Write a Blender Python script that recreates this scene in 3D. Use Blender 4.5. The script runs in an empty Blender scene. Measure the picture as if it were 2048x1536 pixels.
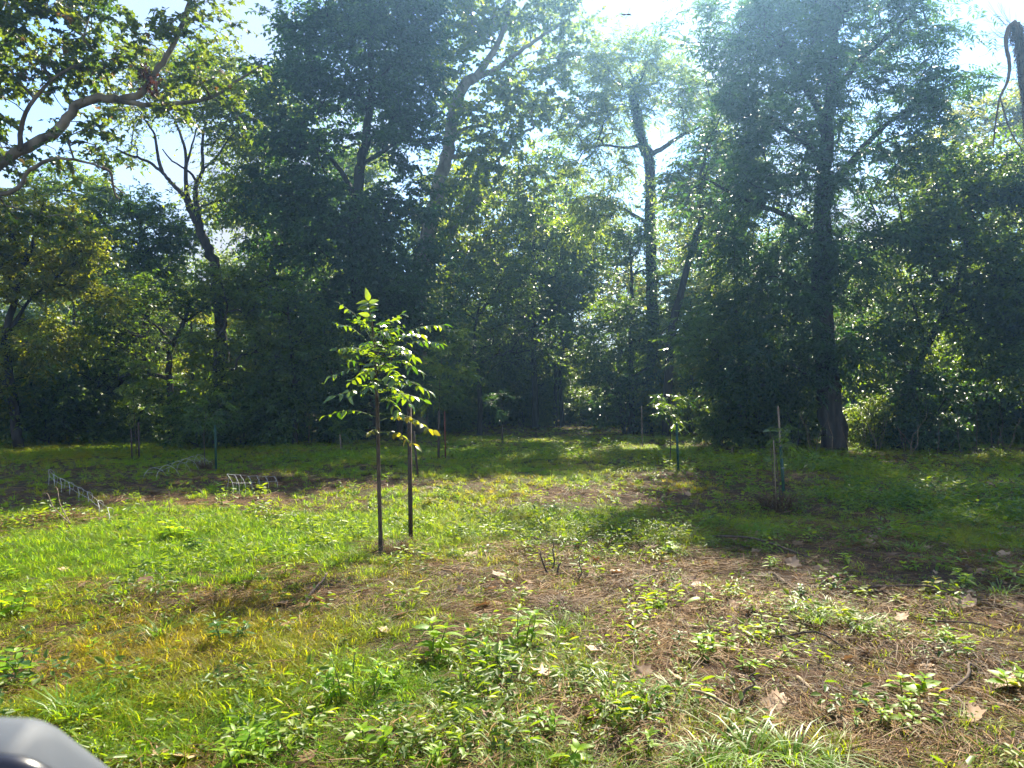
import bpy, math, random
import numpy as np
from mathutils import Vector, Matrix

rng = np.random.default_rng(7)
random.seed(7)
SC = bpy.context.scene
COL = SC.collection

# ------------------------------------------------------------------ camera
FPX, CX, HY, CAMH = 1490.0, 1024.0, 790.0, 1.6
cam_d = bpy.data.cameras.new('camera')
cam = bpy.data.objects.new('camera', cam_d)
COL.objects.link(cam)
cam.location = (0, 0, CAMH)
cam.rotation_euler = (math.radians(90), 0, 0)
cam_d.sensor_width = 36.0
cam_d.lens = FPX / 2048 * 36.0
cam_d.shift_y = (HY - 768) / 2048
cam_d.clip_start = 0.02
cam_d.clip_end = 3000
cam_d.dof.use_dof = True
cam_d.dof.focus_distance = 9.0
cam_d.dof.aperture_fstop = 9.0
SC.camera = cam

# ------------------------------------------------------------------ light
SUN_EL, SUN_AZ = 43.0, 19.0            # degrees above horizon, to the right of the view direction
SKY_STRENGTH, SUN_STRENGTH, EXPOSURE = 0.09, 5.0, 1.95
world = bpy.data.worlds.new('World')
SC.world = world
world.use_nodes = True
wt = world.node_tree
wt.nodes.clear()
w_out = wt.nodes.new('ShaderNodeOutputWorld')
w_bg = wt.nodes.new('ShaderNodeBackground')
w_bg.inputs['Strength'].default_value = SKY_STRENGTH
sky = wt.nodes.new('ShaderNodeTexSky')
sky.sky_type = 'NISHITA'
sky.sun_disc = False
sky.sun_elevation = math.radians(SUN_EL)
sky.sun_rotation = math.radians(SUN_AZ)
sky.air_density = 1.3
sky.dust_density = 0.05
sky.ozone_density = 3.0
w_tc = wt.nodes.new('ShaderNodeTexCoord')
w_no = wt.nodes.new('ShaderNodeTexNoise')
w_no.inputs['Scale'].default_value = 2.6
w_no.inputs['Detail'].default_value = 3.0
w_no.inputs['Roughness'].default_value = 0.55
w_ra = wt.nodes.new('ShaderNodeValToRGB')
w_ra.color_ramp.elements[0].position = 0.44
w_ra.color_ramp.elements[1].position = 0.64
w_mx = wt.nodes.new('ShaderNodeMix')
w_mx.data_type = 'RGBA'
w_mx.inputs[7].default_value = (2.6, 2.65, 2.75, 1)
wt.links.new(w_tc.outputs['Generated'], w_no.inputs['Vector'])
wt.links.new(w_no.outputs['Fac'], w_ra.inputs['Fac'])
wt.links.new(w_ra.outputs['Color'], w_mx.inputs[0])
w_tn = wt.nodes.new('ShaderNodeMix')
w_tn.data_type = 'RGBA'
w_tn.blend_type = 'MULTIPLY'
w_tn.inputs[0].default_value = 1.0
w_tn.inputs[7].default_value = (0.86, 0.90, 1.06, 1)
wt.links.new(sky.outputs['Color'], w_tn.inputs[6])
wt.links.new(w_tn.outputs[2], w_mx.inputs[6])
wt.links.new(w_mx.outputs[2], w_bg.inputs['Color'])
wt.links.new(w_bg.outputs['Background'], w_out.inputs['Surface'])

az, el = math.radians(SUN_AZ), math.radians(SUN_EL)
SUN = Vector((math.sin(az) * math.cos(el), math.cos(az) * math.cos(el), math.sin(el)))
sun_d = bpy.data.lights.new('sun', 'SUN')
sun_d.energy = SUN_STRENGTH
sun_d.angle = math.radians(0.53)
sun_d.color = (1.0, 0.91, 0.72)
sun = bpy.data.objects.new('sun', sun_d)
COL.objects.link(sun)
sun.location = SUN * 60
sun.rotation_euler = (-SUN).to_track_quat('-Z', 'Y').to_euler()

SC.view_settings.view_transform = 'Standard'
SC.view_settings.look = 'None'
SC.view_settings.exposure = EXPOSURE
SC.view_settings.gamma = 1.0
SC.view_settings.use_curve_mapping = False
cy = SC.cycles
cy.max_bounces = 5
cy.diffuse_bounces = 2
cy.glossy_bounces = 2
cy.transmission_bounces = 3
cy.volume_bounces = 0
cy.transparent_max_bounces = 4
cy.sample_clamp_indirect = 6.0
cy.sample_clamp_direct = 0.0
cy.use_denoising = True
cy.use_adaptive_sampling = True
cy.adaptive_threshold = 0.028
cy.adaptive_min_samples = 32
cy.caustics_reflective = False
cy.caustics_refractive = False

# ------------------------------------------------------------------ helpers
def tag(o, label=None, cat=None, group=None, kind=None):
    if label: o['label'] = label
    if cat: o['category'] = cat
    if group: o['group'] = group
    if kind: o['kind'] = kind
    return o

def gh(x, y):
    """height of the ground"""
    x = np.asarray(x, float); y = np.asarray(y, float)
    h = 0.05 * np.sin(x * 0.35 + 1.1) * np.cos(y * 0.28 + 0.4) + 0.03 * np.sin(x * 0.9 + y * 0.6) \
        + 0.015 * np.sin(x * 2.3 - y * 1.7 + 0.5) + 0.010 * np.sin(x * 4.1 + y * 3.3)
    return h

def P(px, py, d):
    """a point d metres into the scene, given by where the photograph shows it"""
    return np.array([(px - CX) / FPX * d, d, CAMH + (HY - py) / FPX * d])

def G(px, py):
    d = FPX * CAMH / (py - HY)
    for _ in range(6):
        x = (px - CX) / FPX * d
        d = FPX * (CAMH - float(gh(x, d))) / (py - HY)
    x = (px - CX) / FPX * d
    return np.array([x, d, float(gh(x, d))])

def make_mesh(name, V, quads=None, tris=None, mats=(), mat_q=None, mat_t=None, tint=None, smooth=False):
    me = bpy.data.meshes.new(name)
    V = np.asarray(V, np.float32)
    q = np.zeros((0, 4), np.int32) if quads is None or len(quads) == 0 else np.asarray(quads, np.int32)
    t = np.zeros((0, 3), np.int32) if tris is None or len(tris) == 0 else np.asarray(tris, np.int32)
    me.vertices.add(len(V)); me.vertices.foreach_set('co', V.ravel())
    nl = q.size + t.size
    me.loops.add(nl)
    me.loops.foreach_set('vertex_index', np.concatenate([q.ravel(), t.ravel()]))
    me.polygons.add(len(q) + len(t))
    st = np.concatenate([np.arange(len(q)) * 4, q.size + np.arange(len(t)) * 3]).astype(np.int32)
    me.polygons.foreach_set('loop_start', st)
    mi = np.concatenate([np.zeros(len(q), np.int32) if mat_q is None else mat_q,
                         np.zeros(len(t), np.int32) if mat_t is None else mat_t]).astype(np.int32)
    for m in mats: me.materials.append(m)
    if len(mats) > 1: me.polygons.foreach_set('material_index', mi)
    if smooth: me.polygons.foreach_set('use_smooth', np.ones(len(me.polygons), bool))
    if tint is not None:
        a = me.attributes.new('tint', 'FLOAT', 'POINT')
        a.data.foreach_set('value', np.asarray(tint, np.float32))
    me.update(calc_edges=True)
    return me

def obj(name, me, parent=None, loc=None):
    o = bpy.data.objects.new(name, me)
    COL.objects.link(o)
    if parent is not None: o.parent = parent
    if loc is not None: o.location = tuple(loc)
    return o

def empty(name, loc):
    o = bpy.data.objects.new(name, None)
    COL.objects.link(o)
    o.empty_display_size = 0.1
    o.location = tuple(float(v) for v in loc)
    return o

class Geo:
    """collects tubes, boxes and free faces into one mesh"""
    def __init__(self):
        self.V = []; self.Q = []; self.T = []; self.n = 0
    def add(self, V, Q=None, T=None):
        V = np.asarray(V, float).reshape(-1, 3)
        self.V.append(V)
        if Q is not None and len(Q): self.Q.append(np.asarray(Q, int).reshape(-1, 4) + self.n)
        if T is not None and len(T): self.T.append(np.asarray(T, int).reshape(-1, 3) + self.n)
        self.n += len(V)
    def tube(self, pts, rad, k=6, cap=True, wob=0.0):
        pts = np.asarray(pts, float); m = len(pts)
        rad = np.broadcast_to(np.asarray(rad, float), (m,))
        tan = np.gradient(pts, axis=0)
        tan /= np.linalg.norm(tan, axis=1)[:, None] + 1e-9
        ref = np.array([0.0, 0, 1]) if abs(tan[0, 2]) < 0.8 else np.array([1.0, 0, 0])
        u = np.cross(tan[0], ref); u /= np.linalg.norm(u)
        ang = np.arange(k) * 2 * math.pi / k
        V = []
        for i in range(m):
            u = u - tan[i] * np.dot(u, tan[i]); u /= np.linalg.norm(u) + 1e-9
            v = np.cross(tan[i], u)
            r = rad[i] * (1 + wob * rng.uniform(-1, 1, k))[:, None]
            V.append(pts[i] + r * (np.cos(ang)[:, None] * u + np.sin(ang)[:, None] * v))
        V = np.concatenate(V)
        i, j = np.meshgrid(np.arange(m - 1), np.arange(k), indexing='ij')
        a = i * k + j; b = i * k + (j + 1) % k
        Q = np.stack([a, b, b + k, a + k], -1).reshape(-1, 4)
        T = []
        if cap:
            V = np.concatenate([V, pts[:1], pts[-1:]])
            for j in range(k):
                T.append((m * k, (j + 1) % k, j))
                T.append((m * k + 1, (m - 1) * k + j, (m - 1) * k + (j + 1) % k))
        self.add(V, Q, T)
    def box(self, c, s, R=None):
        c = np.asarray(c, float); s = np.asarray(s, float) / 2
        V = np.array([(x, y, z) for x in (-1, 1) for y in (-1, 1) for z in (-1, 1)]) * s
        if R is not None: V = V @ np.asarray(R).T
        self.add(V + c, [(0, 1, 3, 2), (4, 6, 7, 5), (0, 4, 5, 1), (2, 3, 7, 6), (0, 2, 6, 4), (1, 5, 7, 3)])
    def mesh(self, name, mats, tint=None, smooth=False):
        V = np.concatenate(self.V) if self.V else np.zeros((0, 3))
        Q = np.concatenate(self.Q) if self.Q else None
        T = np.concatenate(self.T) if self.T else None
        return make_mesh(name, V, Q, T, mats, tint=tint, smooth=smooth)

def spline(pts, n):
    """Catmull-Rom through pts, n samples per span"""
    p = np.asarray(pts, float)
    p = np.vstack([2 * p[0] - p[1], p, 2 * p[-1] - p[-2]])
    out = []
    for i in range(1, len(p) - 2):
        for t in np.linspace(0, 1, n, endpoint=False):
            a, b, c, d = p[i - 1], p[i], p[i + 1], p[i + 2]
            out.append(0.5 * ((2 * b) + (-a + c) * t + (2 * a - 5 * b + 4 * c - d) * t * t + (-a + 3 * b - 3 * c + d) * t ** 3))
    out.append(p[-2])
    return np.array(out)

def unit(v):
    return v / (np.linalg.norm(v, axis=-1, keepdims=True) + 1e-9)

# ------------------------------------------------------------------ materials
def nodes_of(name):
    m = bpy.data.materials.new(name); m.use_nodes = True
    nt = m.node_tree; nt.nodes.clear()
    return m, nt, nt.nodes.new('ShaderNodeOutputMaterial')

def leaf_mat(name, c0, c1, t0, t1, trans=0.45, rough=0.42, spec=0.5, inst=False, dead=None):
    """c0..c1 reflected colour, t0..t1 transmitted colour, mixed by the leaf's own random tint"""
    m, nt, out = nodes_of(name)
    N, L = nt.nodes.new, nt.links.new
    at = N('ShaderNodeAttribute'); at.attribute_name = 'tint'
    fac = at.outputs['Fac']
    if inst:
        ai = N('ShaderNodeAttribute'); ai.attribute_type = 'INSTANCER'; ai.attribute_name = 'ctint'
        ma = N('ShaderNodeMath'); ma.operation = 'MULTIPLY_ADD'
        ma.inputs[1].default_value = 0.45
        mb = N('ShaderNodeMath'); mb.operation = 'MULTIPLY'; mb.inputs[1].default_value = 0.55
        L(ai.outputs['Fac'], mb.inputs[0]); L(fac, ma.inputs[0]); L(mb.outputs[0], ma.inputs[2])
        fac = ma.outputs[0]
    def ramp(a, b):
        r = N('ShaderNodeValToRGB')
        r.color_ramp.elements[0].color = (*a, 1); r.color_ramp.elements[1].color = (*b, 1)
        r.color_ramp.elements[0].position = 0.1; r.color_ramp.elements[1].position = 0.9
        if dead is not None:
            e = r.color_ramp.elements.new(0.985); e.color = (*dead, 1)
        L(fac, r.inputs['Fac']); return r.outputs['Color']
    ca, cb = ramp(c0, c1), ramp(t0, t1)
    pb = N('ShaderNodeBsdfPrincipled')
    pb.inputs['Roughness'].default_value = rough
    pb.inputs['Specular IOR Level'].default_value = spec
    L(ca, pb.inputs['Base Color'])
    tr = N('ShaderNodeBsdfTranslucent'); L(cb, tr.inputs['Color'])
    mx = N('ShaderNodeMixShader'); mx.inputs[0].default_value = trans
    L(pb.outputs[0], mx.inputs[1]); L(tr.outputs[0], mx.inputs[2]); L(mx.outputs[0], out.inputs['Surface'])
    return m

def bark_mat(name, c0, c1, scale=6.0, stretch=0.25, bump=0.5, rough=0.9):
    m, nt, out = nodes_of(name)
    N, L = nt.nodes.new, nt.links.new
    tc = N('ShaderNodeTexCoord'); mp = N('ShaderNodeMapping')
    mp.inputs['Scale'].default_value = (1, 1, stretch)
    no = N('ShaderNodeTexNoise'); no.inputs['Scale'].default_value = scale; no.inputs['Detail'].default_value = 6
    ra = N('ShaderNodeValToRGB')
    ra.color_ramp.elements[0].position = 0.36; ra.color_ramp.elements[1].position = 0.64
    ra.color_ramp.elements[0].color = (*c0, 1); ra.color_ramp.elements[1].color = (*c1, 1)
    pb = N('ShaderNodeBsdfPrincipled'); pb.inputs['Roughness'].default_value = rough
    pb.inputs['Specular IOR Level'].default_value = 0.25
    bu = N('ShaderNodeBump'); bu.inputs['Strength'].default_value = bump; bu.inputs['Distance'].default_value = 0.03
    L(tc.outputs['Object'], mp.inputs['Vector']); L(mp.outputs[0], no.inputs['Vector'])
    L(no.outputs['Fac'], ra.inputs['Fac']); L(ra.outputs['Color'], pb.inputs['Base Color'])
    L(no.outputs['Fac'], bu.inputs['Height']); L(bu.outputs[0], pb.inputs['Normal'])
    L(pb.outputs[0], out.inputs['Surface'])
    return m

M = {}
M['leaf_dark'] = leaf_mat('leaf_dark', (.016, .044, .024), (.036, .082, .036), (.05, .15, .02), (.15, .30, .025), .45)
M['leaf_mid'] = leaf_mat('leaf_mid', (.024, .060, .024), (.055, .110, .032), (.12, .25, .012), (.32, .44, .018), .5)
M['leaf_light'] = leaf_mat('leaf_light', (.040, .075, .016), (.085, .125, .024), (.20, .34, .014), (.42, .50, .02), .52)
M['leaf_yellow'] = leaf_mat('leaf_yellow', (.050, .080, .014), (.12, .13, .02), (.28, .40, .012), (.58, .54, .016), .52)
M['leaf_syc'] = leaf_mat('leaf_syc', (.030, .056, .016), (.070, .095, .022), (.09, .19, .014), (.34, .42, .014), .44, dead=(.22, .12, .03))
M['sapling_leaf'] = leaf_mat('sapling_leaf', (.035, .08, .012), (.07, .13, .014), (.10, .24, .010), (.42, .56, .012), .42, rough=.27, spec=1.0)
M['sapling_yellow'] = leaf_mat('sapling_yellow', (.08, .10, .012), (.14, .12, .012), (.36, .40, .01), (.46, .36, .01), .5, rough=.36)
M['weed'] = leaf_mat('weed', (.10, .22, .008), (.20, .30, .012), (.36, .62, .006), (.58, .68, .01), .5, rough=.45, spec=.22)
M['grass'] = leaf_mat('grass', (.080, .190, .004), (.26, .17, .016), (.36, .60, .004), (.64, .44, .010), .52, rough=.45, spec=.16, inst=True)
M['cover'] = leaf_mat('cover', (.028, .080, .010), (.17, .23, .014), (.12, .26, .008), (.52, .58, .01), .45, rough=.45, spec=.25, inst=True)
M['straw'] = leaf_mat('straw', (.034, .016, .007), (.31, .175, .062), (.10, .05, .012), (.30, .18, .045), .18, rough=.6, spec=.15)
M['dead_leaf'] = leaf_mat('dead_leaf', (.15, .075, .035), (.42, .27, .15), (.20, .09, .03), (.35, .20, .08), .2, rough=.6, spec=.3)
M['red_leaf'] = leaf_mat('red_leaf', (.045, .02, .014), (.08, .035, .022), (.08, .02, .014), (.12, .04, .02), .3)
M['bark_dark'] = bark_mat('bark_dark', (.012, .010, .009), (.05, .042, .036), 9, .2, .9)
M['bark_mid'] = bark_mat('bark_mid', (.05, .042, .033), (.13, .11, .085), 8)
M['bark_pale'] = bark_mat('bark_pale', (.10, .085, .06), (.34, .31, .25), 3.5, .5, .25, .75)
M['bark_tan'] = bark_mat('bark_tan', (.07, .058, .042), (.24, .21, .16), 3.5, .5, .25, .8)
M['bark_sap'] = bark_mat('bark_sap', (.035, .025, .018), (.10, .072, .05), 30, .3, .25)
M['shaggy'] = bark_mat('shaggy', (.045, .032, .022), (.15, .11, .07), 14, .2, .8)
M['stem'] = bark_mat('stem', (.06, .10, .02), (.12, .17, .04), 40, .3, .1, .6)
M['dry_stem'] = bark_mat('dry_stem', (.12, .085, .05), (.30, .22, .14), 40, .2, .2, .8)
M['twig'] = bark_mat('twig', (.05, .035, .025), (.14, .10, .07), 40, .2, .3, .9)
M['rust_post'] = bark_mat('rust_post', (.035, .024, .018), (.075, .05, .036), 22, .4, .3, .7)
M['green_post'] = bark_mat('green_post', (.006, .035, .022), (.012, .06, .036), 22, .4, .15, .45)
M['red_post'] = bark_mat('red_post', (.11, .028, .015), (.20, .05, .025), 22, .4, .15, .5)
M['wood_stake'] = bark_mat('wood_stake', (.16, .11, .075), (.32, .24, .17), 14, .12, .3, .8)
M['wire'] = bark_mat('wire', (.32, .31, .28), (.55, .53, .48), 30, 1, .05, .4)

def ground_mat():
    m, nt, out = nodes_of('ground_soil')
    N, L = nt.nodes.new, nt.links.new
    tc = N('ShaderNodeTexCoord')
    def noise(sc, det, rough=.6):
        n = N('ShaderNodeTexNoise'); n.inputs['Scale'].default_value = sc; n.inputs['Detail'].default_value = det
        n.inputs['Roughness'].default_value = rough
        L(tc.outputs['Object'], n.inputs['Vector']); return n
    big, mid, fine = noise(.7, 4), noise(9, 6), noise(70, 5, .7)
    def ramp(src, a, b, p0, p1):
        r = N('ShaderNodeValToRGB')
        r.color_ramp.elements[0].position = p0; r.color_ramp.elements[1].position = p1
        r.color_ramp.elements[0].color = (*a, 1); r.color_ramp.elements[1].color = (*b, 1)
        L(src.outputs['Fac'], r.inputs['Fac']); return r
    soil = ramp(fine, (.014, .0075, .005), (.092, .047, .024), .36, .66)
    thatch = ramp(fine, (.030, .017, .009), (.17, .095, .046), .34, .68)
    mx = N('ShaderNodeMix'); mx.data_type = 'RGBA'
    f = ramp(mid, (0, 0, 0), (1, 1, 1), .4, .62)
    L(f.outputs['Color'], mx.inputs[0]); L(soil.outputs['Color'], mx.inputs[6]); L(thatch.outputs['Color'], mx.inputs[7])
    moss = ramp(fine, (.020, .032, .010), (.075, .10, .026), .3, .7)
    at = N('ShaderNodeAttribute'); at.attribute_name = 'tint'
    mm = N('ShaderNodeMath'); mm.operation = 'MULTIPLY'
    g = ramp(big, (.25, .25, .25), (1, 1, 1), .35, .65)
    L(at.outputs['Fac'], mm.inputs[0]); L(g.outputs['Color'], mm.inputs[1])
    m2 = N('ShaderNodeMix'); m2.data_type = 'RGBA'
    L(mm.outputs[0], m2.inputs[0]); L(mx.outputs[2], m2.inputs[6]); L(moss.outputs['Color'], m2.inputs[7])
    pb = N('ShaderNodeBsdfPrincipled'); pb.inputs['Roughness'].default_value = .95
    pb.inputs['Specular IOR Level'].default_value = .15
    bu = N('ShaderNodeBump'); bu.inputs['Strength'].default_value = .8; bu.inputs['Distance'].default_value = .03
    L(m2.outputs[2], pb.inputs['Base Color']); L(fine.outputs['Fac'], bu.inputs['Height'])
    L(bu.outputs[0], pb.inputs['Normal']); L(pb.outputs[0], out.inputs['Surface'])
    return m

# ------------------------------------------------------------------ where grass, bare soil and straw lie (metres on the ground)
def vnoise(x, y, s, seed):
    r = np.random.default_rng(seed); g = r.random((64, 64))
    u = np.asarray(x, float) / s + 1000.3; v = np.asarray(y, float) / s + 1000.7
    i = np.floor(u).astype(int); j = np.floor(v).astype(int); fu = u - i; fv = v - j
    fu = fu * fu * (3 - 2 * fu); fv = fv * fv * (3 - 2 * fv)
    a, b, c, d = g[i % 64, j % 64], g[(i + 1) % 64, j % 64], g[i % 64, (j + 1) % 64], g[(i + 1) % 64, (j + 1) % 64]
    return (a * (1 - fu) + b * fu) * (1 - fv) + (c * (1 - fu) + d * fu) * fv

def blob(x, y, c, rx, ry, rot=0.0):
    dx, dy = x - c[0], y - c[1]
    ca, sa = math.cos(rot), math.sin(rot)
    return np.exp(-(((dx * ca + dy * sa) / rx) ** 2 + ((-dx * sa + dy * ca) / ry) ** 2))

def lush(x, y):
    x = np.asarray(x, float); y = np.asarray(y, float)
    v = 0.53 + 0.55 * (vnoise(x, y, 1.3, 1) - .5) + 0.5 * (vnoise(x, y, .45, 2) - .5) + 0.25 * (vnoise(x, y, .18, 5) - .5)
    for px, py, rx, ry, a in ((200, 1110, 2.0, 1.2, .5), (200, 1300, 1.6, .8, .22), (450, 1420, 1.2, .5, .18), (700, 1200, 1.2, .8, .15), (480, 1075, 2.0, 1.3, .5), (880, 1050, 1.5, 1.8, .35), (100, 1150, 1.2, .7, .3),
                              (1000, 920, 5, 3.5, .25), (300, 905, 8, 3, .35), (1900, 1000, 3, 1.8, .08), (1300, 1060, 1.1, .9, .2),
                              (1260, 1350, .5, .3, .25), (1640, 1225, .5, .3, .3), (1520, 1480, .45, .2, .35), (150, 1420, .5, .25, .25),
                              (700, 1380, .8, .4, .1), (1100, 1400, .7, .3, .12), (1500, 1050, 1.0, .9, .1), (1650, 1000, 4, 2.5, -.12),
                              (1750, 1150, 2.0, .95, -.7), (1640, 1110, 1.4, .6, -.5), (1900, 1250, 1.4, .6, -.6), (1600, 1380, 1.0, .55, -.6), (1350, 1250, .9, .6, -.4), (1480, 1180, .8, .5, -.3),
                              (1850, 1390, .8, .3, -.5), (1250, 1180, .7, .6, -.45), (1140, 1000, 1.4, 1.6, -.25), (1150, 1220, .4, .3, -.35),
                              (530, 970, 2.2, 1.5, -.5), (150, 1000, 3.0, .7, -.4), (1400, 985, 2.2, 1.2, -.2), (1660, 1480, .5, .22, -.4),
                              (540, 1330, .45, .25, -.35), (90, 1190, .6, .3, -.3), (1000, 1470, .6, .2, -.2), (1330, 1440, .5, .3, -.15)):
        c = G(px, py)
        v = v + a * blob(x, y, c, rx, ry)
    v = v - .07 * (y < 6.5) * (x > -2.5)
    return np.clip(v, 0, 1)

def dry(x, y):
    v = 0.25 + 0.6 * (vnoise(x, y, 1.7, 11) - .5) + .35 * (vnoise(x, y, .5, 12) - .5)
    for px, py, rx, ry, a in ((560, 1220, .95, .8, .6), (700, 1130, .8, .6, .45), (350, 1290, .5, .35, .4), (1150, 980, 2.5, 2.5, .3), (60, 920, 5, 3, .1),
                              (420, 880, 4, 2, .3), (250, 1110, 2, 1.2, -.35), (500, 1070, 2, 1.2, -.35), (880, 1060, 1.2, 1.4, -.1)):
        v = v + a * blob(x, y, G(px, py), rx, ry)
    return np.clip(v, 0, 1)

# ------------------------------------------------------------------ ground sheet
def build_ground():
    xs = np.concatenate([[-900, -400, -150, -80, -50, -35], np.arange(-25, -6, .5), np.arange(-6, 6, .07), np.arange(6, 25, .5), [25, 35, 50, 80, 150, 400, 900]])
    ys = np.concatenate([[-300, -100, -40, -20, -10, -5], np.arange(-3, 1.5, .25), np.arange(1.5, 8, .06), np.arange(8, 16, .15), np.arange(16, 45, .6), [45, 52, 60, 75, 100, 160, 300, 700, 1500]])
    X, Y = np.meshgrid(xs, ys, indexing='ij')
    near = (np.abs(X) < 7) & (Y > 1) & (Y < 14)
    Z = gh(X, Y) + np.where(near, 0.03 * (vnoise(X, Y, .16, 21) - .5) + .022 * (vnoise(X, Y, .075, 22) - .5), 0)
    Z = np.where((np.abs(X) > 60) | (Y > 70) | (Y < -15), 0, Z)
    V = np.stack([X, Y, Z], -1).reshape(-1, 3)
    n, k = X.shape
    i, j = np.meshgrid(np.arange(n - 1), np.arange(k - 1), indexing='ij')
    a = (i * k + j).ravel()
    Q = np.stack([a, a + k, a + k + 1, a + 1], -1)
    t = np.clip((lush(X, Y) - .25) * 1.6, 0, 1).ravel()
    o = obj('ground', make_mesh('ground', V, Q, mats=[ground_mat()], tint=t, smooth=True))
    tag(o, 'clearing floor of brown soil and dry thatch', None, None, 'structure')
build_ground()

# ------------------------------------------------------------------ trees
DENS, LSZ = 1.1, 1.45
SUNV = np.array(SUN)
GAPR = np.random.default_rng(99)
GAPS = [(P(1340, 815, 16.1), .9), (G(1150, 985), 1.5), (G(1080, 930), 1.6), (G(1010, 905), 1.5), (G(200, 893), 1.3), (G(350, 887), 1.2), (G(90, 900), 1.2), (P(70, 470, 22), 1.3), (P(160, 540, 22), 1.2), (P(440, 580, 24), .9), (P(530, 690, 24), .8), (P(1000, 350, 31), 1.4), (P(950, 470, 31), 1.2), (G(1150, 1035), .7), (G(1260, 1010), .7), (G(1340, 975), .8), (G(1200, 945), .9), (G(1060, 970), 1.1), (G(1350, 1065), .45), (G(980, 880), 1.4), (G(1180, 868), 1.6), (G(700, 880), 1.2)]
def in_gap(B):
    """leaves that would stand between the sun and the sun flecks of the clearing"""
    bad = np.zeros(len(B), bool)
    for p, q in GAPS:
        v = B - p; t = v @ SUNV
        bad |= (t > 2.0) & (np.linalg.norm(v - t[:, None] * SUNV, axis=1) < q * GAPR.uniform(.45, 1.35, len(B)))
    return bad & (GAPR.random(len(B)) < .82)
def leaf_cards(C, D, Nn, ln, wd, shape='leaf', fold=.25):
    """C base points, D axis, Nn normal (all Nx3)"""
    D = unit(D); S = unit(np.cross(D, Nn)); Nn = np.cross(S, D)
    ln = ln[:, None]; wd = wd[:, None]
    n = len(C)
    if shape == 'leaf':
        mid = C + D * ln * .45
        up = Nn * wd * fold
        V = np.stack([C, mid - S * wd * .5 + up, C + D * ln - Nn * ln * .12, mid + S * wd * .5 + up], 1)
        Q = np.arange(n * 4).reshape(n, 4)
        return V.reshape(-1, 3), Q, None, 4
    # palmate, five points
    prof = [(0, 0), (-.34, -.02), (-.30, .22), (-.56, .42), (-.24, .52), (-.12, .72), (0, 1.0), (.12, .72), (.24, .52), (.56, .42), (.30, .22), (.34, -.02)]
    pts = []
    for (sx, sy) in prof:
        pts.append(C + S * wd * sx + D * ln * sy + Nn * ln * (fold * abs(sx) - .25 * sy * sy))
    V = np.stack(pts, 1)
    b = (np.arange(n) * 12)[:, None]
    T = np.concatenate([b + np.array([[0, k + 1, k]]) for k in range(1, 11)], 0)
    return V.reshape(-1, 3), None, T, 12

def sample_blobs(blobs, n, mind, r):
    vol = np.array([b[1][0] * b[1][1] * b[1][2] for b in blobs]) ** .8
    vol /= vol.sum()
    out = []
    tries = 0
    while len(out) < n and tries < n * 8:
        tries += 1
        b = blobs[r.choice(len(blobs), p=vol)]
        v = r.normal(size=3); v /= np.linalg.norm(v)
        p = np.array(b[0]) + v * np.array(b[1]) * r.random() ** .42
        if p[2] < .25: continue
        if out and np.min(np.sum((np.array(out) - p) ** 2, 1)) < mind * mind: continue
        out.append(p)
    return np.array(out)

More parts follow.
